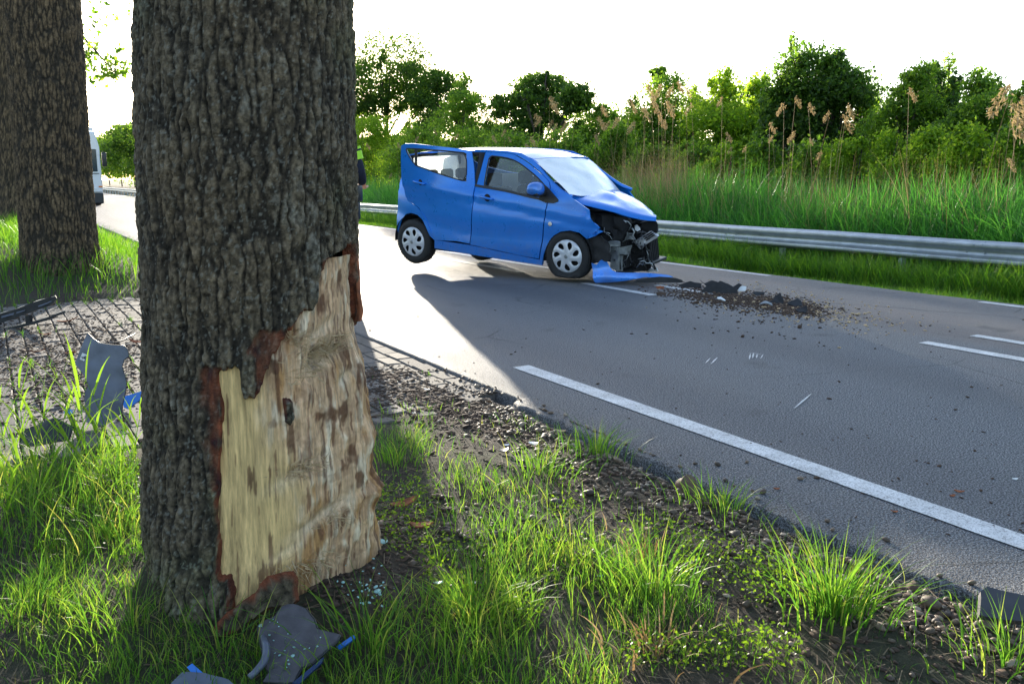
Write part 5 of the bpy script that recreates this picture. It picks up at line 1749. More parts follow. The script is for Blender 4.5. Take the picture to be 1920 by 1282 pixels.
# wheel arches and dark lower structure
for sgn in (-1, 1):
    for cx_, cz_, a0, a1 in ((2.385, .26, -.15, math.pi * .93), (0.0, .30, -.2, math.pi * 1.02)):
        m = MB(); V = []
        for k in range(15):
            a = a0 + (a1 - a0) * k / 14
            for yy in (.77, .42): V.append((cx_ + .335 * math.cos(a), sgn * yy, cz_ + .335 * math.sin(a)))
        F = [(2 * k, 2 * k + 1, 2 * k + 3, 2 * k + 2) for k in range(14)]
        V += [(x + .0, y, z + .008) for x, y, z in V]
        F += [tuple(i + 30 for i in f[::-1]) for f in F]
        m.add(V, F).build('wheel_arch', M['underbody'], car, smooth=True)
m = MB()
m.box((1.02, 0, .23), (2.1, 1.40, .10), bev=.02).box((-.08, 0, .34), (.46, .84, .12), bev=.02)
m.box((1.2, -.25, .19), (2.0, .12, .09), bev=.02).box((1.2, .3, .19), (1.7, .10, .08), bev=.02)
m.tube([(-.3, .3, .2), (.5, .28, .18), (1.6, .22, .16), (2.3, .2, .2)], .028, 8)
m.build('underbody', M['underbody'], car, smooth=False)
MB().box((0, 0, .27), (.09, 1.15, .08), bev=.02).build('rear_axle', M['underbody'], car)
# B pillar and inner shell behind the sprung door
m = MB()
m.tube([(1.0, -.72, .3), (1.0, -.70, .95), (1.03, -.58, 1.43)], .045, 6)
m.tube([(1.0, .72, .3), (1.0, .70, .95), (1.03, .58, 1.43)], .045, 6)
m.tube([(1.05, -.565, 1.42), (.3, -.56, 1.44), (-.24, -.52, 1.38)], .030, 6)
m.tube([(1.05, .565, 1.42), (.3, .56, 1.44), (-.24, .52, 1.38)], .030, 6)
m.tube([(-.24, -.52, 1.38), (-.17, -.62, 1.0), (-.10, -.70, .8)], .05, 6)
m.tube([(-.24, .52, 1.38), (-.17, .62, 1.0), (-.10, .70, .8)], .05, 6)
m.build('door_pillar', M['plastic_dull'], car, smooth=True)
# dashboard, firewall
MB().box((2.12, 0, .80), (.30, 1.34, .22), bev=.05).box((2.28, 0, .62), (.03, 1.36, .62)).build('dashboard', M['plastic_dull'], car, smooth=True)
MB().lathe([(.165, -.012), (.18, 0), (.165, .012), (.150, 0)], (0, 0, 0), 'X', 28, closed=True).build('steering_wheel', M['plastic'], car, smooth=True).matrix_local = Matrix.Translation((1.90, .36, .93)) @ Matrix.Rotation(math.radians(20), 4, 'Y')
for yy in (-.34, .34):
    s_ = MB().box((1.38, yy, .42), (.50, .48, .20), bev=.06).build('seat', M['seat'], car, smooth=True)
    MB().box((1.10, yy, .72), (.15, .46, .58), bev=.06).build('backrest', M['seat'], s_, smooth=True)
    MB().box((1.03, yy, 1.10), (.09, .26, .17), bev=.04).build('headrest', M['seat'], s_, smooth=True)
s_ = MB().box((.20, 0, .48), (.5, 1.20, .16), bev=.05).build('rear_seat', M['seat'], car, smooth=True)
MB().box((-.03, 0, .78), (.14, 1.18, .55), bev=.05).build('backrest', M['seat'], s_, smooth=True)
for yy in (-.32, .0, .32): MB().box((-.04, yy, 1.13), (.09, .22, .14), bev=.04).build('headrest', M['seat'], s_, smooth=True)
# deployed curtain airbags on the far side
def air(s, z): return (s, .60 - .2 * max(0, z - .95) + .02 * float(noise3(s * 6, z * 8, 0, 44)), z)
APT = [trace(880 + X / 8.727, 270 + Y / 8.727, lambda x, z: .56) for X, Y in [(530, 478), (1050, 483), (985, 560), (930, 620), (915, 690), (920, 815), (840, 815), (610, 750), (575, 720), (510, 620)]]
panel([(p[0], p[2]) for p in APT], lambda s, z: (s, .56 + .015 * float(noise3(s * 6, z * 8, 0, 44)), z), .02, (), .06, 'curtain_airbag', M['airbag'], car, side=-1)
APT = [trace(740 + X / 5.125, 260 + Y / 5.125, lambda x, z: .52) for X, Y in [(440, 150), (640, 130), (720, 180), (700, 420), (560, 400), (420, 330)]]
panel([(p[0], p[2]) for p in APT], lambda s, z: (s, .52 + .015 * float(noise3(s * 6, z * 8, 0, 44)), z), .02, (), .06, 'curtain_airbag', M['airbag'], car, side=-1)

# mirror
def mirror():
    bm = bmesh.new(); bmesh.ops.create_icosphere(bm, subdivisions=3, radius=1)
    for q in bm.verts:
        x, y, z = q.co
        p = 2.6
        k = (abs(x) ** p + abs(y) ** p + abs(z) ** p) ** (-1 / p)
        x, y, z = x * k, y * k, z * k
        q.co = Vector((x * .088 * (1 - .15 * z), y * .115, z * .080 * (1 + .0 * x)))
    me = bpy.data.meshes.new('mirror'); bm.to_mesh(me); bm.free()
    return me
c = trace(880 + 1085 / 8.727, 270 + 735 / 8.727, lambda x, z: -.90)
o = link('mirror', mirror(), M['blue'], car); o.location = tuple(c)
MB().box((c[0] - .004, c[1] + .01, c[2] - .055), (.150, .19, .05), bev=.02).box((c[0] + .03, c[1] + .10, c[2] - .055), (.07, .12, .04), bev=.012).build('mirror_foot', M['plastic'], car, smooth=True)
# side repeater lamp
MB().lathe([(0, -.010), (.020, -.008), (.026, 0), (.026, .004)], (2.165, -.805, .640), 'Y', 20).build('indicator_lamp', simple('amber_clear_lens', (.75, .66, .55), .15), car, smooth=True)
# torn lip of the wing
LP = [Q4(*p, -.765) for p in [(0, 490), (120, 440), (200, 405), (245, 435), (120, 505), (30, 542), (0, 550)]]
panel([(p[0], p[2]) for p in LP], lambda x, z: (x, -.775 + .02 * math.sin(x * 60), z), .012, (), .03, 'torn_wing_lip', M['blue'], car)

# ---- smashed front
def flat4(name, pts, y, mat, th=.012, holes=(), wob=.0, parent=None, lab=None):
    P = [Q4(*p, y) for p in pts]
    Hs = [[(q[0], q[2]) for q in [Q4(*p, y) for p in h]] for h in holes]
    o = panel([(p[0], p[2]) for p in P], lambda x, z: (x, y + wob * float(noise3(x * 14, z * 14, 0, 55)), z), th, Hs, .05, name, mat, parent or car)
    if lab: o['label'] = lab
    return o
flat4('wheel_arch_liner', [(10, 560), (120, 520), (210, 500), (330, 600), (370, 800), (350, 860), (290, 890), (230, 860), (170, 900), (110, 890), (70, 700)], -.72, M['plastic_dull'], .01, wob=.03)
flat4('radiator_support', [(365, 655), (475, 655), (470, 860), (460, 1025), (355, 985)], -.56, M['metal'], .05, [[(400, 850), (425, 850), (425, 875), (400, 875)], [(415, 720), (440, 720), (440, 740), (415, 740)]], wob=.01)
flat4('support_bracket', [(478, 790), (528, 790), (522, 1030), (440, 1030), (445, 925), (478, 925)], -.50, M['metal'], .03, wob=.01)
flat4('crash_box', [(480, 672), (600, 655), (608, 690), (590, 782), (470, 772)], -.52, M['metal'], .10, wob=.008)
flat4('torn_gusset', [(300, 590), (370, 580), (485, 598), (482, 655), (440, 660), (370, 650), (340, 780), (290, 740)], -.62, M['metal'], .02, wob=.03)
bmp = flat4('bent_crash_beam', [(700, 592), (765, 545), (945, 428), (1072, 508), (900, 625), (800, 702)], -.30, simple('bright_crash_beam', (.55, .56, .60), .35, .6, .15), .05,
      [[(752, 600), (775, 590), (790, 625), (765, 640)], [(800, 660), (830, 640), (850, 660), (815, 685)], [(805, 535), (815, 530), (832, 550), (822, 558)], [(862, 605), (872, 600), (890, 620), (878, 628)]], wob=.012, lab='bright bent metal beam end jutting from the wreck')
beam_n = [(870, 545, 1000, 462), (890, 568, 1020, 482), (850, 520, 975, 442)]
m = MB()
for (a, b, c, d) in beam_n: m.tube([tuple(Q4(a, b, -.315)), tuple(Q4(c, d, -.315))], .007, 5)
m.build('pressed_rib', M['underbody'], bmp)
m = MB(); m.tube([tuple(Q4(X, Y, -.48)) for X, Y in [(612, 560), (612, 440), (632, 392), (690, 388), (716, 440), (692, 490), (722, 545), (690, 600)]], .009, 6)
m.build('lamp_bracket', M['metal'], car, smooth=True)
flat4('lamp_plate', [(615, 455), (690, 462), (700, 560), (612, 550), (520, 600), (560, 565)], -.46, M['metal'], .012, [[(635, 480), (675, 480), (675, 500), (635, 500)]], wob=.02)
# block of engine and radiator in the dark
m = MB()
m.box((2.62, .05, .42), (.50, .95, .46), bev=.04).box((2.62, -.25, .70), (.34, .34, .12), bev=.03).box((2.66, .22, .72), (.38, .30, .14), bev=.03).box((2.45, -.50, .62), (.3, .16, .22), bev=.03)
m.lathe([(0, -.04), (.07, -.04), (.07, .04), (0, .04)], (2.72, -.45, .46), 'Y', 16).lathe([(0, -.03), (.05, -.03), (.05, .03), (0, .03)], (2.60, -.47, .38), 'Y', 14)
m.build('engine', M['plastic_dull'], car, smooth=False)
rad = MB(); rad.box((2.90, .0, .36), (.05, 1.02, .46), Matrix.Rotation(math.radians(-8), 4, 'Y'))
for k in range(22): rad.box((2.932, .0 - .48 + k * .0457, .36), (.008, .006, .42), Matrix.Rotation(math.radians(-8), 4, 'Y'))
rad.build('radiator', M['plastic_dull'], car)
MB().box((2.9, -.05, .60), (.10, .80, .05), Matrix.Rotation(math.radians(6), 4, 'X'), .012).build('crossmember', M['plastic'], car)
MB().box((2.95, .05, .115), (.16, 1.05, .04), Matrix.Rotation(math.radians(3), 4, 'X'), .012).build('lower_crossmember', M['plastic'], car)
flat4('grille_panel', [(530, 500), (700, 330), (830, 300), (1000, 270), (1045, 330), (1062, 430), (980, 500), (950, 650), (965, 800), (960, 950), (880, 1038), (520, 1030), (525, 800), (600, 620)], -.22, M['underbody'], .02, wob=.05, lab='shredded black grille hanging in the front')
flat4('engine_cover', [(60, 160), (240, 190), (560, 230), (700, 250), (640, 380), (500, 590), (380, 560), (260, 460), (190, 400), (100, 290)], -.50, M['underbody'], .03, wob=.06)
flat4('broken_headlight', [(720, 345), (760, 330), (800, 370), (808, 410), (770, 430), (735, 410)], -.36, M['white'], .02, wob=.04)
flat4('broken_headlight', [(940, 290), (975, 270), (1040, 300), (1050, 335), (1000, 320)], -.12, M['metal'], .02, wob=.04)
flat4('hanging_strip', [(955, 890), (985, 870), (1048, 1000), (1015, 1012)], -.20, M['plastic'], .012)
flat4('lamp_shell', [(885, 1040), (950, 985), (1000, 1000), (1050, 985), (1052, 1040)], -.10, M['white'], .02, wob=.03)
# hoses and wires
R_ = random.Random(77)
for k in range(16):
    a = (R_.uniform(150, 900), R_.uniform(250, 900)); y0 = R_.uniform(-.60, -.25)
    P = [a]
    for q in range(4): P.append((P[-1][0] + R_.uniform(-60, 90), P[-1][1] + R_.uniform(-40, 80)))
    MB().tube([tuple(Q4(min(1010, max(80, X)), min(1000, max(260, Y)), y0 + .02 * i)) for i, (X, Y) in enumerate(P)], R_.uniform(.003, .011), 5).build('hose', R_.choice([M['plastic'], M['plastic'], M['plastic_dull'], M['metal']]), car, smooth=True)
m = MB()
m.tube([tuple(Q4(X, Y, -.64)) for X, Y in [(265, 370), (262, 430), (300, 470), (350, 500), (385, 555)]], .004, 5)
m.tube([tuple(Q4(X, Y, -.64)) for X, Y in [(270, 450), (310, 452), (350, 465)]], .006, 5)
m.tube([tuple(Q4(X, Y, -.28)) for X, Y in [(540, 925), (620, 930), (660, 930)]], .004, 5)
m.tube([tuple(Q4(X, Y, -.27)) for X, Y in [(780, 915), (860, 930), (930, 905), (960, 880)]], .005, 5)
m.tube([tuple(Q4(X, Y, -.25)) for X, Y in [(880, 660), (915, 760), (940, 880)]], .006, 5)
m.build('wire', M['metal'], car, smooth=True)

# ---- things on the road by the car
def ypiece(x, z): return -.80 + .75 * (x - 2.75)
bump_pts = [(75, 905), (150, 930), (175, 905), (200, 870), (240, 855), (290, 870), (330, 945), (380, 1010), (450, 1040), (600, 1050), (800, 1050), (1000, 1055), (1200, 1070), (1290, 1090), (1330, 1110), (1330, 1132), (1100, 1112), (900, 1112), (750, 1140), (600, 1168), (350, 1195), (150, 1200), (110, 1060)]
P = [trace(1100 + X / 8.011, 380 + Y / 8.011, ypiece) for X, Y in bump_pts]
ob = panel([(p[0], p[2]) for p in P], lambda x, z: (x, ypiece(x, z) - .05 * math.exp(-((z - .05) / .06) ** 2) + .01 * float(noise3(x * 8, z * 9, 0, 3)), z), .006, (), .04, 'torn_bumper', M['blue'], None)
ob.location = tuple(CP); ob.rotation_euler = CR
tag(ob, 'torn blue bumper cover lying on the road in front of the wheel', 'bumper')
lip = [(940, 1130), (1100, 1112), (1330, 1128), (1400, 1150), (1442, 1165), (1440, 1200), (1200, 1200), (900, 1205), (700, 1200), (760, 1160)]
P = [trace(1100 + X / 8.011, 380 + Y / 8.011, lambda x, z: ypiece(x, z) - .1) for X, Y in lip]
ob = panel([(p[0], p[2]) for p in P], lambda x, z: (x, ypiece(x, z) - .1, z), .012, (), .06, 'bumper_lip', M['plastic'], None)
ob.location = tuple(CP); ob.rotation_euler = CR
tag(ob, 'long black plastic lip under the torn blue bumper cover', 'bumper')


def traced(name, pts, Z0, up, mat, label, cat, th=.006, bend=0.0, step=.03, parent=None, wob=.0, seed=0, holes=(), sm=0, rim=0):
    """outline on a tilted plane through the ground point Z0=(px,py); up = lean of the plane (0 upright, 90 flat)"""
    b = gp(*Z0); a = math.radians(up)
    X_ = np.array([1., 0, 0]); U_ = np.array([0., math.sin(a), math.cos(a)]); N_ = np.cross(X_, U_)
    def loc2(px, py):
        d = ray(px, py); o = np.array([0, 0, CAMH])
        t = ((b - o) @ N_) / (d @ N_); q = o + t * d - b
        return (q @ X_, q @ U_)
    L = [loc2(*p) for p in pts]
    hs = [[loc2(*p) for p in h] for h in holes]
    f = lambda s, t: tuple(X_ * s + U_ * t - N_ * (bend * s * s * 3 + wob * float(fbm(s * 9, t * 9, seed, 66, 3))))
    o = panel(L, f, th, hs, step, name, mat, parent, side=-1, sm=sm)
    if parent is None:
        o.location = tuple(b); tag(o, label, cat)
    if rim:
        pts_ = [Vector(f(*q)) for q in densify(L, .03)]; pts_.append(pts_[0])
        MB().tube(pts_, rim, 5, cap=False).build('rim', M['plastic'], o, smooth=True)
    return o, f, loc2


def zh(X, Y): return (1230 + X / 5.189, 500 + Y / 5.189)     # close-up of the heap
heap = [([(425, 130), (470, 165), (545, 140), (600, 160), (620, 140), (700, 165), (750, 200), (800, 260), (700, 262), (480, 250), (440, 235), (490, 190)], 'big crumpled black plastic sheet on the debris heap', 'plastic_dull'),
        ([(750, 205), (800, 180), (830, 190), (800, 225), (770, 260)], 'small black shard leaning on the big crumpled sheet', 'plastic_dull'),
        ([(785, 225), (830, 200), (878, 200), (865, 245), (800, 250)], 'white scrap beside the black sheet on the road', 'white'),
        ([(1040, 345), (1145, 318), (1155, 285), (1205, 258), (1245, 330), (1240, 365), (1100, 365)], 'black pointed plastic wedge in the middle of the debris', 'plastic_dull'),
        ([(1280, 350), (1375, 312), (1410, 330), (1428, 378), (1350, 390), (1290, 372)], 'dark grey folded plastic piece right of the pointed wedge', 'plastic'),
        ([(1350, 420), (1460, 388), (1478, 450), (1400, 458)], 'black lump at the right end of the debris heap', 'plastic_dull'),
        ([(940, 250), (990, 238), (1060, 255), (1050, 280), (960, 275)], 'flat grey plastic piece between the two black piles', 'plastic'),
        ([(1005, 370), (1060, 350), (1120, 365), (1130, 388), (1080, 375), (1030, 375)], 'curved pale grey strip below the pointed wedge', 'metal'),
        ([(590, 310), (630, 300), (685, 340), (650, 342), (600, 330)], 'small pale splinter lying on the brown litter', 'white'),
        ([(220, 180), (330, 150), (440, 165), (440, 205), (300, 205), (250, 210)], 'low black rubble at the end of the bumper lip', 'plastic_dull'),
        ([(0, 195), (40, 190), (80, 200), (75, 215), (10, 215)], 'flat dark red scrap under the bumper lip', 'inner_bark'),
        ([(0, 260), (40, 250), (100, 262), (95, 285), (10, 285)], 'brown bark slab on the road left of the heap', 'chip')]
for i, (pts, lab, mt) in enumerate(heap):
    P = [zh(*p) for p in pts]
    by = max(p[1] for p in P); bx = sum(p[0] for p in P) / len(P)
    cat = 'bark piece' if mt in ('inner_bark', 'chip') else 'debris'
    nm = 'bark_piece' if cat != 'debris' else 'plastic_debris'
    traced(nm, P, (bx, by), 35 + (i * 17) % 30, M[mt], lab, cat, .008, 0, .03, wob=.035, seed=i)


def scatter(pxpy, size, mat, name, label, cat, seed, flat=.45, stuff=True, sub=1, zoff=0.0, gz=None):
    """many small rough lumps joined in one mesh, resting on the ground"""
    rr = np.random.RandomState(seed)
    bm = bmesh.new(); bmesh.ops.create_icosphere(bm, subdivisions=sub, radius=1)
    T = np.array([v.co for v in bm.verts]); F = np.array([[v.index for v in f.verts] for f in bm.faces]); bm.free()
    n = len(pxpy)
    P = np.array([gp(a, b, -.02 if gz is None else gz) for a, b in pxpy])
    uu, vv = uv(P[:, 0], P[:, 1])
    onroad = (vv > 2.40) & (vv < 8.45); pav = (uu > 4.1) & (uu < 9.6) & (vv <= 2.40)
    z = np.where(onroad, 0.0, np.where(pav, -.012, H(uu, vv)))
    S = size * rr.lognormal(0, .38, n)[:, None] * np.stack([rr.uniform(.7, 1.5, n), rr.uniform(.5, 1.1, n), flat * rr.uniform(.6, 1.3, n)], -1)
    V = T[None] * S[:, None, :] * rr.uniform(.82, 1.15, (n, len(T), 1))
    a = rr.uniform(0, 6.28, n); ca, sa = np.cos(a)[:, None], np.sin(a)[:, None]
    X = V[..., 0] * ca - V[..., 1] * sa; Y = V[..., 0] * sa + V[..., 1] * ca; Z = V[..., 2] + rr.normal(0, .25, (n, 1)) * X
    V = np.stack([X + P[:, 0:1], Y + P[:, 1:2], Z + (z + S[:, 2] * .6 + zoff)[:, None]], -1)
    FF = (F[None] + (np.arange(n) * len(T))[:, None, None]).reshape(-1, 3)
    o = link(name, np_mesh(name, V.reshape(-1, 3), tris=FF), mat, smooth=(sub > 1))
    tag(o, label, cat, kind='stuff' if stuff else None)
    return o


rr = np.random.RandomState(3)
def cloud(n, cx_, cy, sx, sy, rot=0.0):
    a, b = rr.normal(0, 1, n), rr.normal(0, 1, n)
    return [(cx_ + a_ * sx, cy + a_ * sx * rot + b_ * sy) for a_, b_ in zip(a, b)]
# brown crumbs of bark and soil round the heap
pp = cloud(2300, 1395, 568, 62, 9, .12) + cloud(1400, 1485, 580, 38, 8, .15) + cloud(800, 1325, 558, 42, 8, .12) + cloud(200, 1480, 600, 120, 20, .1)
scatter(pp, .0095, M['chip'], 'bark_litter', 'brown crumbs of bark and soil spilled across the road', 'litter', 5)
pp = cloud(420, 1450, 572, 110, 16, .12) + cloud(260, 1560, 595, 90, 14, .1)
scatter(pp, .009, M['wood_chip'], 'wood_litter', 'pale wood splinters mixed in the litter on the road', 'litter', 6)
pp = [(rr.uniform(690, 1920), rr.uniform(560, 1020)) for _ in range(330)]
pp = [p for p in pp if (lambda q: q[1] > 2.45)(uv(*gp(*p)[:2]))]
scatter(pp, .006, M['chip'], 'road_crumbs', 'dark crumbs strewn over the near lane', 'litter', 7)

# litter of bark chips on the pavers and round the tree
pp = cloud(6500, 130, 665, 120, 60) + cloud(1700, 760, 745, 90, 22, .16) + cloud(500, 710, 705, 40, 6) + cloud(600, 860, 770, 90, 20, .3) + cloud(700, 720, 1000, 70, 45) + cloud(300, 620, 1120, 70, 30)
pp = [p for p in pp if p[1] > 545]
pp += [tuple(pix_of(*xy(a_, b_), -.04)) for a_, b_ in zip(rr.uniform(.3, 4.0, 2600), 2.3 - np.abs(rr.normal(0, .28, 2600)))]
scatter(pp, .0085, M['chip'], 'bark_litter', 'dark bark chips and leaf litter over the pavers and round the tree', 'litter', 8, .3)
# acorn sized pebbles and gravel along the edge of the asphalt
pp = cloud(900, 1010, 775, 85, 22, .33) + cloud(420, 1130, 815, 60, 18, .4)
pu = [(lambda u_, v_: xy(u_, v_))(rr.uniform(.4, 3.9), 2.33 - abs(rr.normal(0, .17))) for _ in range(1500)]
pp += [tuple(pix_of(a, b, -.04)) for a, b in pu]
pp += cloud(160, 235, 930, 22, 22) + cloud(250, 900, 1010, 130, 50) + cloud(200, 1500, 1080, 160, 50, .3)
pp = [p for p in pp if uv(*gp(*p)[:2])[1] < 2.37]
scatter(pp, .0078, M['pebble'], 'gravel', 'brown and tan pebbles scattered along the asphalt edge', 'gravel', 9, .6, sub=2)
# the larger pebbles, one by one
bm = bmesh.new(); bmesh.ops.create_icosphere(bm, subdivisions=2, radius=1)
for q in bm.verts: q.co = Vector((q.co.x * 1.25, q.co.y * .85, q.co.z * .65))
pm_ = bpy.data.meshes.new('pebble'); bm.to_mesh(pm_); bm.free(); pm_.materials.append(M['pebble'])
pm_.polygons.foreach_set('use_smooth', np.ones(len(pm_.polygons), bool))
big_p = [(1360, 916), (1410, 935), (1430, 938), (1550, 993), (1560, 1010), (1660, 1030), (1602, 1040), (1760, 1098), (1780, 1120), (1800, 1135), (1768, 1155), (1820, 1112), (1790, 1148), (1808, 1150), (1745, 1170), (1530, 1100), (1445, 1072), (1480, 1070), (1400, 880), (1500, 912), (1345, 885), (1303, 883), (240, 920), (250, 935), (215, 940), (225, 960), (245, 955), (235, 975), (200, 965), (1305, 960), (1420, 950), (1375, 925), (985, 795), (930, 790), (1060, 790), (1020, 772), (1100, 812), (960, 770), (1075, 830), (880, 782)]
for i, (a, b) in enumerate(big_p):
    R_ = random.Random(i)
    c = gp(a, b, -.03); u_, v_ = uv(c[0], c[1])
    o = bpy.data.objects.new('pebble', pm_); COL.objects.link(o)
    s = R_.uniform(.008, .013)
    o.scale = (s, s, s); o.location = (c[0], c[1], (0.0 if v_ > 2.38 else float(H(u_, v_))) + s * .55); o.rotation_euler = (R_.uniform(-.4, .4), R_.uniform(-.4, .4), R_.uniform(0, 6))
    tag(o, 'larger smooth brown pebble lying near the asphalt edge or the trunk', 'pebble', 'larger pebbles of the verge')

# single bark chips, petals and scraps
def chip(px, py, L, W_, mat, label, cat='bark piece', name='bark_piece', rot=0.0, seed=0, dz=0.0):
    R_ = random.Random(seed + int(px))
    c = gp(px, py, 0.0 if px > 700 and py < 1000 else -.03); u_, v_ = uv(c[0], c[1])
    z = 0 if 2.4 < v_ < 8.4 else (-.012 if (4.1 < u_ < 9.6 and v_ < 2.4) else float(H(u_, v_)) + .01)
    L_ = [(L * math.cos(t) * R_.uniform(.75, 1.1), W_ * math.sin(t) * R_.uniform(.7, 1.15)) for t in np.arange(9) / 9 * 2 * math.pi]
    o = panel(L_, lambda a, b: (a, b, .25 * (a * a) / L + .2 * W_ * float(noise3(a * 40, b * 40, seed, 5))), max(.003, W_ * .25), (), max(.006, L / 5), name, M[mat], None)
    o.location = (c[0], c[1], z + W_ * .25 + .004 + dz); o.rotation_euler = (R_.uniform(-.25, .25), R_.uniform(-.2, .2), rot)
    tag(o, label, cat)


chip(125, 607, .10, .022, 'inner_bark', 'reddish bark sliver on the pavers behind the grille', rot=.1)
chip(85, 632, .055, .016, 'inner_bark', 'short red bark chip left of the grey liner', rot=.2)
chip(255, 646, .06, .02, 'inner_bark', 'red bark chip beside the trunk on the pavers', rot=-.1)
chip(133, 668, .035, .025, 'inner_bark', 'orange bark chip touching the liner corner')
chip(70, 665, .05, .014, 'inner_bark', 'thin brown bark chip on the pavers at left', rot=.4)
chip(1798, 922, .020, .007, 'inner_bark', 'orange brown bark sliver on the asphalt at right', rot=-.6)
chip(1786, 930, .011, .006, 'inner_bark', 'small brown chip beside the orange sliver')
chip(1677, 960, .012, .008, 'inner_bark', 'orange bark chip on the asphalt outside the edge line')
chip(1456, 917, .013, .006, 'inner_bark', 'brown chip between the pebbles and the edge line')
chip(1050, 795, .040, .014, 'wood_chip', 'pale wood sliver lying across the pebbles', 'wood piece', 'wood_piece', rot=-.5)
chip(755, 945, .06, .02, 'inner_bark', 'red brown bark lump right of the tree foot', rot=.6)
chip(790, 1010, .05, .02, 'inner_bark', 'dark red bark piece on the bare soil by the tree', rot=-.3)
chip(735, 1000, .05, .018, 'chip', 'dark bark flake on the soil close to the torn wood', rot=.9)
chip(830, 955, .045, .016, 'chip', 'flat brown bark flake right of the red lumps', rot=.1)
chip(1000, 830, .022, .020, 'white', 'white petal-like scrap on the turf', 'litter', 'scrap')
chip(950, 832, .016, .008, 'white', 'small white scrap left of the petal-like one', 'litter', 'scrap', rot=.5)
chip(945, 845, .025, .02, 'plastic', 'black plastic scrap below the small white one', 'litter', 'scrap')
chip(1325, 902, .012, .007, 'white', 'tiny white scrap beside the rusty lump', 'litter', 'scrap')
chip(1212, 1003, .016, .014, 'wood_chip', 'yellow leaf lying in the turf', 'litter', 'dead_leaf')
chip(1903, 899, .012, .006, 'white', 'white fleck on the asphalt at the right edge', 'litter', 'scrap')
chip(1388, 827, .010, .006, 'white', 'white fleck at the asphalt edge above the turf', 'litter', 'scrap')
chip(800, 727, .018, .007, 'white', 'white chip lying on the grey pavers', 'litter', 'scrap')
chip(776, 773, .010, .006, 'white', 'white pebble-like fleck in the dark litter', 'litter', 'scrap')
chip(1585, 1102, .012, .005, 'white', 'white scrap beyond the splayed grass tuft', 'litter', 'scrap')
chip(823, 1113, .016, .009, 'shard', 'pale teal glass fragment in the turf', 'litter', 'glass_fragment')
chip(888, 1107, .012, .007, 'white', 'whitish shard near the bare soil path', 'litter', 'scrap')
chip(1125, 1090, .010, .006, 'shard', 'teal shard on the bare soil path', 'litter', 'glass_fragment')
chip(720, 1050, .014, .012, 'shard', 'teal shard on the soil right of the torn wood', 'litter', 'glass_fragment')

# glass crumbs in the grass right of the tree foot
pp = cloud(34, 690, 1140, 24, 12) + cloud(10, 670, 1100, 30, 20)
scatter(pp, .0042, M['shard'], 'shattered_glass', 'glittering crumbs of safety glass at the tree foot', 'glass', 12, .5, zoff=.03)

# rusty rounded lump by the road
m = MB(); m.lathe([(0, -.03), (.030, -.03), (.034, -.02), (.034, .012), (.042, .014), (.044, .022), (.036, .026), (0, .024)], (0, 0, 0), 'Z', 24)
c = gp(1285, 922, -.03)
o = m.build('bulb_holder', simple('rusty_metal', (.14, .085, .06), .7, .2, .4), None, ang=40); o.location = (c[0], c[1], -.005); o.rotation_euler = (math.radians(68), .2, .5)
tag(o, 'rusty brown round collar lying among the pebbles', 'debris')
traced('plastic_debris', [(1833, 1118), (1845, 1108), (1870, 1115), (1940, 1128), (1940, 1172), (1880, 1168), (1832, 1160)], (1880, 1180), 60, simple('weathered_black_plastic', (.05, .05, .058), .6), 'angular black plastic channel lying at the right edge', 'debris', .02, 0, .02, wob=.012)

# black grille bars on the pavers, left edge
def zg_(X, Y): return (X / 7.111, 540 + Y / 7.111)
gr = empty('broken_grille', tuple(gp(40, 612)), (0, 0, 0), 'broken black grille with two curved bars on the pavers at the left edge', 'car part')
b0 = gp(40, 612)
def gbar(pts, z0, name, wd=.06):
    b = gp(40, 612)
    def cv(X, Y):
        q = atY(*zg_(X, Y), b[1] + .0); return (q[0] - b[0], q[2] - b[2])
    L = [cv(*p) for p in pts]
    return panel(L, lambda x, z: (x, .25 * x * x + .010 * math.sin(x * 40), z), wd, (), .03, name, M['plastic'], gr, side=1)
top_ = gbar([(-120, 380), (0, 340), (200, 285), (400, 205), (600, 140), (700, 118), (722, 108), (742, 145), (705, 205), (640, 245), (520, 285), (300, 360), (0, 475), (-120, 520)], .1, 'upper_bar')
gbar([(-120, 560), (0, 540), (200, 505), (350, 468), (600, 398), (830, 312), (842, 338), (600, 440), (350, 510), (0, 600), (-120, 625)], .0, 'lower_bar', .04)
gbar([(325, 375), (385, 360), (395, 480), (335, 495)], 0, 'strut', .03)
def gslot(pts):
    b = gp(40, 612)
    L = [(atY(*zg_(X, Y), b[1])[0] - b[0], atY(*zg_(X, Y), b[1])[2] - b[2]) for X, Y in pts]
    panel(L, lambda x, z: (x, .25 * x * x - .008, z), .006, (), .03, 'pale_insert', M['liner'], gr)
gslot([(510, 235), (620, 195), (690, 165), (680, 180), (620, 215), (515, 252)])
gslot([(20, 375), (200, 325), (340, 290), (330, 305), (200, 350), (20, 400)])

# grey wheel arch liner standing behind the reed shoots
def zl_(X, Y): return (120 + X / 5.825, 610 + Y / 5.825)
pl_ = [(245, 90), (205, 160), (150, 290), (90, 420), (180, 500), (230, 560), (262, 610), (270, 660), (235, 720), (215, 800), (222, 1050), (420, 1100), (520, 1040), (620, 950), (645, 800), (655, 620), (618, 450), (635, 375), (682, 335), (670, 270), (640, 222), (520, 215), (400, 195), (320, 150)]
ln, f_, l2 = traced('wheel_arch_liner', [zl_(*p) for p in pl_], (190, 795), 12, M['liner'], 'grey plastic wheel arch liner with a white sticker standing left of the trunk', 'car part', .004, .5, .02, wob=.022, seed=4, rim=.0035)
st_ = [l2(*zl_(*p)) for p in [(188, 298), (246, 318), (210, 388), (152, 368)]]
sk = panel(st_, lambda a, b: tuple(np.array(f_(a, b)) + np.array([0, -.0035, 0])), .0012, (), .01, 'sticker', M['white'], ln, side=-1)
m = MB()
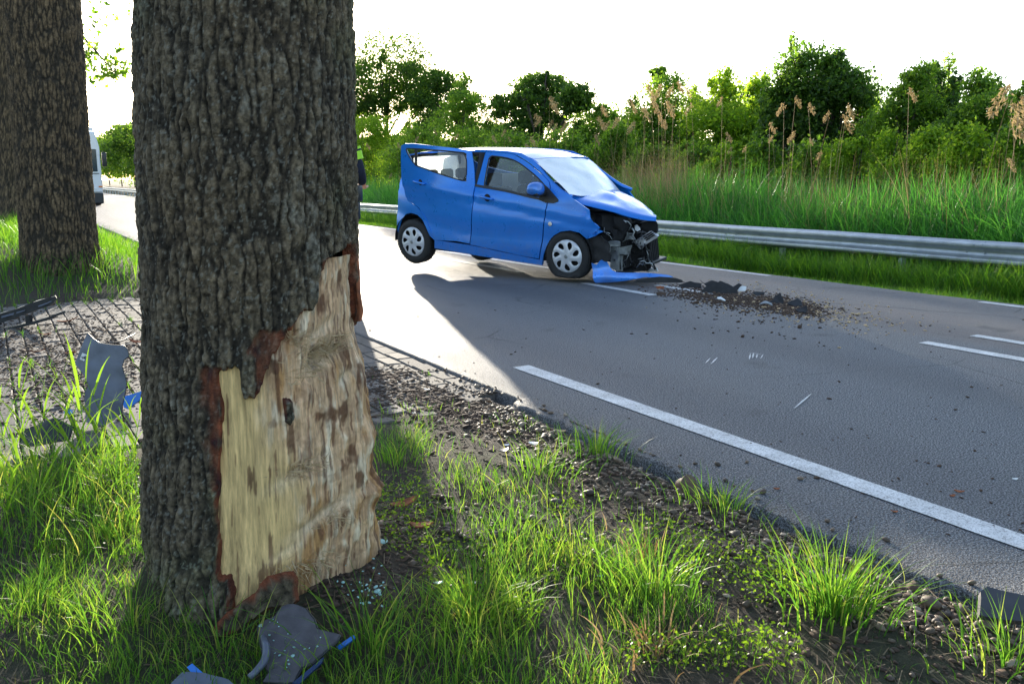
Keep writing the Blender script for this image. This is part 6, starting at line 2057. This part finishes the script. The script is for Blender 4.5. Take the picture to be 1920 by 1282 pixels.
for k in range(4):
    A = l2(*zl_(178 + k * 11, 335 + k * 3)); B = l2(*zl_(192 + k * 11, 340 + k * 3 + 22 - k * 6))
    a_ = Vector(f_(*A)) + Vector((0, -.007, 0)); b_ = Vector(f_(*B)) + Vector((0, -.007, 0))
    m.tube([a_, b_], .0012, 4)
m.build('printed_bar', M['plastic'], sk)
# dark cable curving behind the liner
c = [tuple(gp(*zl_(X, Y), .02)) for X, Y in [(380, 185), (460, 195), (560, 190), (640, 165), (720, 120), (780, 90)]]
o = MB().tube(c, .006, 6).build('cable', M['plastic'], None, smooth=True); tag(o, 'thin black cable curving over the pavers behind the liner', 'cable')
# blue and grey strip right of the liner
traced('bumper_strip', [zl_(*p) for p in [(640, 790), (760, 755), (860, 725), (860, 800), (700, 915), (660, 900)]], (255, 765), 40, M['blue'], 'blue painted plastic strip between the liner and the trunk', 'car part', .01, 0, .02, wob=.01)
traced('plastic_debris', [(40, 812), (75, 795), (110, 788), (140, 800), (130, 825), (70, 838), (38, 838)], (90, 840), 40, M['plastic'], 'dark plastic tray in the grass left of the liner', 'debris', .01, 0, .03, wob=.04, seed=9)
traced('plastic_debris', [(122, 765), (138, 768), (135, 778), (120, 774)], (130, 780), 30, M['blue'], 'small blue painted scrap left of the liner foot', 'debris', .005, 0, .02)

# bark slab leaning on the tree foot
def zb_(X, Y): return (380 + X / 5.526, 1050 + Y / 5.526)
bs = [(120, 700), (200, 620), (270, 530), (420, 410), (560, 330), (620, 240), (690, 180), (760, 140), (850, 115), (940, 110), (985, 200), (970, 300), (990, 420), (940, 460), (870, 465), (700, 500), (560, 600), (400, 690), (260, 750), (150, 790)]
b = gp(530, 1180, 0.0)
sl, f_, l2 = traced('bark_slab', [zb_(*p) for p in bs], (500, 1195), 22, M['bark'], 'thick slab of bark with red edges leaning on the tree foot', 'bark piece', .028, 0, .010, wob=.03, seed=12)
me = sl.data
co = np.zeros(len(me.vertices) * 3); me.vertices.foreach_get('co', co); co = co.reshape(-1, 3)
h1 = sstep(.02, .4, (lambda f: f[1] - f[0])(voronoi(co[:, 0] * .8 + co[:, 2] * .6, co[:, 2] * .8 - co[:, 0] * .6, .022, .05, 999, 5)))
half = len(co) // 2
shp = [l2(*zb_(*p)) for p in bs]
L2 = np.stack([co[:, 0], co[:, 2] / math.cos(math.radians(22))], -1)
ed = sdist(L2, shp) + .006 * fbm(co[:, 0] * 60, co[:, 2] * 60, 0, 4, 2)
redm = np.where(np.arange(len(co)) < half, 1, sstep(-.006, -.001, ed + .008 * fbm(co[:, 0] * 30, co[:, 2] * 30, 1, 9, 2)))
redm = np.maximum(redm, sstep(.10, .16, L2[:, 0] - .3 * (L2[:, 1])) * .9)
cc = np.ones((len(co), 4)); base_ = BARK_DARK * 1.0 * (1 - h1[:, None]) + BARK_MID * h1[:, None]
cc[:, :3] = base_ * (1 - redm[:, None]) + RED * 1.1 * redm[:, None]
co[half:, 1] -= (.012 * h1[half:] + .004 * fbm(co[half:, 0] * 70, co[half:, 2] * 70, 0, 6, 2)) * sstep(.0, -.01, ed[half:])
me.vertices.foreach_set('co', co.ravel())
at_ = me.color_attributes.new('col', 'FLOAT_COLOR', 'POINT'); at_.data.foreach_set('color', cc.ravel())

# grey liner with broken glass in the grass below the slab
gl_ = [(820, 510), (880, 480), (950, 480), (1080, 540), (1160, 640), (1190, 730), (1330, 790), (1430, 820), (1400, 880), (1250, 1010), (1150, 1090), (1030, 1160), (960, 1290), (640, 1290), (700, 1200), (650, 1060), (610, 900), (570, 680), (620, 640), (680, 620), (770, 600)]
lg, f2, l3 = traced('floor_liner', [zb_(*p) for p in gl_], (540, 1275), 68, simple('dusty_grey_felt', (.085, .078, .088), .9, 0, .25, scale=30, bmp=.4), 'grey felted liner with glass crumbs lying below the bark slab', 'car part', .006, 0, .02, wob=.03, seed=15, rim=.004)
B_ = Vector(lg.location)
pole = [(625, 840), (655, 930), (660, 1020), (640, 1100), (600, 1180), (540, 1250), (490, 1290)]
m = MB(); m.tube([B_ + Vector(f2(*l3(*zb_(*p)))) + Vector((0, 0, .018)) for p in pole], [.006, .010, .010, .010, .009, .008, .008], 7)
o = m.build('plastic_edging', M['liner'], None, smooth=True); tag(o, 'bent grey plastic edging on the left side of the felted liner', 'car part')
gs = [(600, 700, 40), (690, 790, 28), (730, 830, 26), (700, 670, 14), (735, 650, 14), (780, 680, 14), (790, 715, 16), (880, 770, 14), (945, 915, 28), (845, 940, 24), (745, 960, 22), (795, 995, 30), (940, 1035, 38), (890, 1080, 22), (900, 1120, 30), (870, 1160, 30), (1060, 955, 26), (1110, 950, 20), (1190, 940, 26), (1225, 850, 16), (1015, 890, 12), (850, 815, 12), (960, 830, 12), (1145, 1020, 14)]
bm = bmesh.new(); bmesh.ops.create_icosphere(bm, subdivisions=1, radius=1); sme = []
for q in range(4):
    R_ = random.Random(q); b2 = bm.copy()
    for vv_ in b2.verts: vv_.co = Vector((vv_.co.x * R_.uniform(.7, 1.2), vv_.co.y * R_.uniform(.6, 1.1), vv_.co.z * R_.uniform(.25, .5)))
    mm = bpy.data.meshes.new('glass_fragment'); b2.to_mesh(mm); b2.free(); mm.materials.append(M['shard']); sme.append(mm)
bm.free()
for i, (X, Y, s) in enumerate(gs):
    o = bpy.data.objects.new('glass_fragment', sme[i % 4]); COL.objects.link(o)
    p = B_ + Vector(f2(*l3(*zb_(X, Y))))
    sc_ = s / 5.526 / 2 / 760.0
    o.location = p + Vector((0, 0, .009)); o.scale = (sc_ * 1.3,) * 3; o.rotation_euler = (.3, .1, i)
    tag(o, 'small teal fragment of broken safety glass lying on the felted liner', 'glass fragment', 'glass fragments on the felted liner')
traced('bumper_strip', [zb_(*p) for p in [(1390, 905), (1560, 785), (1592, 790), (1580, 820), (1420, 935)]], (640, 1225), 50, M['blue'], 'dark blue plastic strip in the grass right of the felted liner', 'car part', .008, 0, .02)
traced('bumper_strip', [(352, 1252), (362, 1245), (400, 1278), (392, 1290), (380, 1286)], (380, 1290), 50, M['blue'], 'bright blue plastic strip at the bottom left of the tree foot', 'car part', .008, 0, .02)
traced('bumper_strip', [zb_(*p) for p in [(930, 1282), (1150, 1100), (1260, 1010), (1240, 1070), (1100, 1200), (1010, 1290)]], (560, 1290), 50, simple('dark_blue_paint', (.012, .03, .10), .35), 'dark blue edge along the lower side of the felted liner', 'car part', .008, 0, .02)
traced('plastic_debris', [(322, 1282), (345, 1262), (385, 1262), (430, 1275), (450, 1295), (322, 1295)], (385, 1296), 55, M['liner'], 'slate coloured plastic piece at the bottom edge left of the liner', 'debris', .01, 0, .02, wob=.02)

# ------------------------------------------------------------------ officer
def skinned(name, joints, edges, mat, parent, root_i=0, lvl=2, label=None):
    me = bpy.data.meshes.new(name)
    me.from_pydata([j[:3] for j in joints], edges, [])
    o = bpy.data.objects.new(name, me); COL.objects.link(o)
    sk = o.modifiers.new('skin', 'SKIN'); sk.branch_smoothing = .6
    if not me.skin_vertices: bpy.data.meshes  # the modifier adds the layer
    sl = me.skin_vertices[0].data
    for i, j in enumerate(joints):
        r = j[3] if isinstance(j[3], tuple) else (j[3], j[3])
        sl[i].radius = r; sl[i].use_root = (i == root_i)
    sb = o.modifiers.new('sub', 'SUBSURF'); sb.levels = lvl; sb.render_levels = lvl
    dg = bpy.context.evaluated_depsgraph_get(); dg.update()
    m2 = bpy.data.meshes.new_from_object(o.evaluated_get(dg))
    m2.name = name
    bpy.data.objects.remove(o)
    return link(name, m2, mat, parent)


pr = empty('person', (-1.715, 8.35, 0), (0, 0, math.radians(-12)), 'officer in navy uniform with yellow sleeve band, mostly hidden behind the damaged trunk', 'person')
bodyj = [(0, 0, .98, .14), (0, 0, 1.15, .13), (0, -.01, 1.36, .15), (0, -.01, 1.52, .07), (0, .01, 1.60, .055), (0, .02, 1.70, (.078, .09)), (0, .015, 1.80, (.07, .085)),
         (.19, 0, 1.50, .06), (.245, .03, 1.26, .045), (.20, .20, 1.14, .034), (-.19, 0, 1.50, .06), (-.245, -.02, 1.24, .045), (-.26, .04, 1.0, .032),
         (.10, 0, .92, .095), (.12, .0, .50, .06), (.13, -.02, .10, .042), (-.10, 0, .92, .095), (-.12, .0, .50, .06), (-.13, -.02, .10, .042), (.14, .12, .04, .036), (-.14, .12, .04, .036)]
be_ = [(0, 1), (1, 2), (2, 3), (3, 4), (4, 5), (5, 6), (2, 7), (7, 8), (8, 9), (2, 10), (10, 11), (11, 12), (0, 13), (13, 14), (14, 15), (0, 16), (16, 17), (17, 18), (15, 19), (18, 20)]
bd = skinned('body', bodyj, be_, M['skin'], pr)
jk = [(0, 0, .95, (.165, .125)), (0, 0, 1.15, (.165, .13)), (0, -.01, 1.36, (.185, .145)), (0, -.01, 1.53, .09),
      (.20, 0, 1.49, .078), (.255, .03, 1.26, .062), (.22, .19, 1.15, .046), (-.20, 0, 1.49, .078), (-.255, -.02, 1.24, .062), (-.27, .03, 1.02, .044)]
skinned('jacket', jk, [(0, 1), (1, 2), (2, 3), (2, 4), (4, 5), (5, 6), (2, 7), (7, 8), (8, 9)], M['navy'], pr)
tj = [(0, 0, 1.0, (.155, .125)), (.10, 0, .90, .112), (.125, .0, .50, .082), (.13, -.01, .13, .070), (-.10, 0, .90, .112), (-.125, .0, .50, .082), (-.13, -.01, .13, .070)]
skinned('trousers', tj, [(0, 1), (1, 2), (2, 3), (0, 4), (4, 5), (5, 6)], M['navy'], pr)
for s_g in (-1, 1):
    skinned('boot', [(s_g * .13, -.03, .10, .055), (s_g * .13, -.01, .045, .05), (s_g * .14, .10, .042, .045), (s_g * .145, .17, .036, .034)], [(0, 1), (1, 2), (2, 3)], M['plastic'], pr)
# hands with five fingers
def hand(c, d, s_g):
    c = Vector(c); d = Vector(d).normalized(); sd_ = d.cross(Vector((0, 0, 1))).normalized() * s_g; nm = sd_.cross(d)
    j = [tuple(c) + (.027,), tuple(c + d * .05) + ((.034, .018),), tuple(c + d * .085) + ((.036, .016),)]
    e = [(0, 1), (1, 2)]
    for k in range(4):
        o_ = sd_ * (-.030 + .020 * k); L = [.062, .072, .068, .052][k]
        n0 = len(j)
        j += [tuple(c + d * .088 + o_) + (.0095,), tuple(c + d * (.09 + L * .5) + o_ + nm * .008) + (.0085,), tuple(c + d * (.085 + L * .85) + o_ + nm * .026) + (.007,)]
        e += [(2, n0), (n0, n0 + 1), (n0 + 1, n0 + 2)]
    n0 = len(j)
    j += [tuple(c + d * .03 - sd_ * .035) + (.011,), tuple(c + d * .06 - sd_ * .055 + nm * .01) + (.009,), tuple(c + d * .085 - sd_ * .058 + nm * .02) + (.008,)]
    e += [(0, n0), (n0, n0 + 1), (n0 + 1, n0 + 2)]
    skinned('hand', j, e, M['skin'], pr, lvl=1)
hand((.205, .225, 1.13), (-.2, .9, -.15), 1); hand((-.27, .04, .98), (0, .2, -1), -1)
# face, ears, hair
m = MB()
for s_g in (-1, 1): m.lathe([(0, -.004), (.012, 0), (0, .004)], (s_g * .033, .108, 1.725), 'Y', 10)
m.build('eye', M['white'], pr); MB().tube([(0, .11, 1.725), (0, .130, 1.69), (0, .112, 1.68)], [.008, .012, .010], 6).build('nose', M['skin'], pr, smooth=True)
MB().tube([(-.022, .112, 1.655), (0, .117, 1.653), (.022, .112, 1.655)], [.003, .005, .003], 5).build('mouth', M['inner_bark'], pr, smooth=True)
for s_g in (-1, 1): MB().lathe([(0, -.008), (.022, -.006), (.026, 0), (.020, .006)], (s_g * .086, .01, 1.71), 'X', 12).build('ear', M['skin'], pr, smooth=True)
skinned('hair', [(0, -.01, 1.70, (.088, .09)), (0, .0, 1.80, (.082, .095)), (0, .0, 1.835, (.05, .06))], [(0, 1), (1, 2)], M['hair'], pr)
# sleeve and chest bands
def band(ax, bx_, r, z0, z1, mat, name):
    A, B = Vector(ax), Vector(bx_)
    MB().tube([A.lerp(B, z0), A.lerp(B, z1)], r, 16, cap=False).build(name, mat, pr, smooth=True)
for s_g in (-1, 1):
    A, B = (s_g * .205, 0, 1.49), (s_g * .255, .03 if s_g > 0 else -.02, 1.26)
    band(A, B, .0755, .00, .10, M['hivis'], 'sleeve_band'); band(A, B, .0745, .10, .16, M['navy'], 'sleeve_band'); band(A, B, .0740, .18, .50, M['hivis'], 'sleeve_band')
MB().lathe([(.19, -.045), (.198, -.03), (.198, .03), (.19, .045)], (0, 0, 0), 'Z', 28).build('duty_belt', M['plastic'], pr, smooth=True).matrix_local = Matrix.Translation((0, 0, 1.0)) @ Matrix.Diagonal((1.0, .78, 1, 1))
MB().box((.235, .02, 1.06), (.07, .11, .16), bev=.02).box((.225, .0, .90), (.06, .08, .18), bev=.02).build('holster', M['plastic'], pr, smooth=True)

# ------------------------------------------------------------------ truck far up the road
TX, TY = xy(43.0, 3.30)
tk_ = empty('parked_truck', (TX, TY, 0), (0, 0, TH), 'white truck cab far up the road, half hidden behind the second tree', 'truck')
W2 = 1.25
cab = MB()
def cabprof(y0, ins):
    return [(-W2 + ins, y0, .45), (W2 - ins, y0, .45), (W2 - ins, y0, 2.6), (W2 - ins - .14, y0, 3.25), (-W2 + ins + .14, y0, 3.25), (-W2 + ins, y0, 2.6)]
V = []
for (y0, ins, dz) in [(0.10, .06, -.10), (0.0, .02, 0) if False else (0.16, .0, 0), (1.9, .0, .15)]:
    V += [(a, b, c + (dz if c > 3 else 0)) for a, b, c in cabprof(y0, ins)]
F = [(5, 4, 3, 2, 1, 0), (12, 13, 14, 15, 16, 17)]
for r in range(2):
    for k in range(6): F.append((r * 6 + k, r * 6 + (k + 1) % 6, (r + 1) * 6 + (k + 1) % 6, (r + 1) * 6 + k))
cab.add(V, F).build('cab', M['truck_white'], tk_, ang=30)
MB().box((0, 4.8, 2.1), (2.5, 5.4, 2.9), bev=.04).build('cargo_box', M['truck_white'], tk_)
MB().box((0, .085, 2.0), (2.20, .05, .98), bev=.02).build('windscreen', simple('dark_truck_glass', (.03, .05, .07), .05), tk_)
MB().box((0, .08, 1.42), (2.3, .03, .03)).box((0, .07, 1.05), (1.6, .03, .42), bev=.01).build('grille', M['plastic'], tk_)
MB().box((0, .04, .33), (2.48, .20, .48), bev=.05).build('bumper', M['plastic'], tk_, smooth=False)
for s_g in (-1, 1):
    MB().box((s_g * .98, .06, .70), (.46, .08, .20), bev=.03).build('headlight', M['white'], tk_)
    MB().box((s_g * 1.16, .05, .84), (.16, .06, .07), bev=.02).build('indicator_lamp', M['orange'], tk_)
    a = MB().box((s_g * 1.42, .20, 2.05), (.20, .14, .62), bev=.04).build('mirror', M['plastic'], tk_, smooth=True)
    MB().tube([(s_g * 1.2, .2, 2.40), (s_g * 1.42, .2, 2.40), (s_g * 1.42, .2, 1.7), (s_g * 1.2, .2, 1.7)], .02, 6).build('mirror_arm', M['plastic'], a)
for s_g in (-1, 1):
    for yy in (1.0, 6.2):
        MB().lathe([(0, -.14), (.28, -.14), (.30, -.12), (.50, -.12), (.52, -.08), (.52, .12), (0, .12)], (s_g * 1.08, yy, .52), 'X', 28).build('wheel', M['rubber'], tk_, ang=40)
MB().box((0, 3.6, .75), (.9, 7.4, .25)).build('chassis', M['underbody'], tk_)
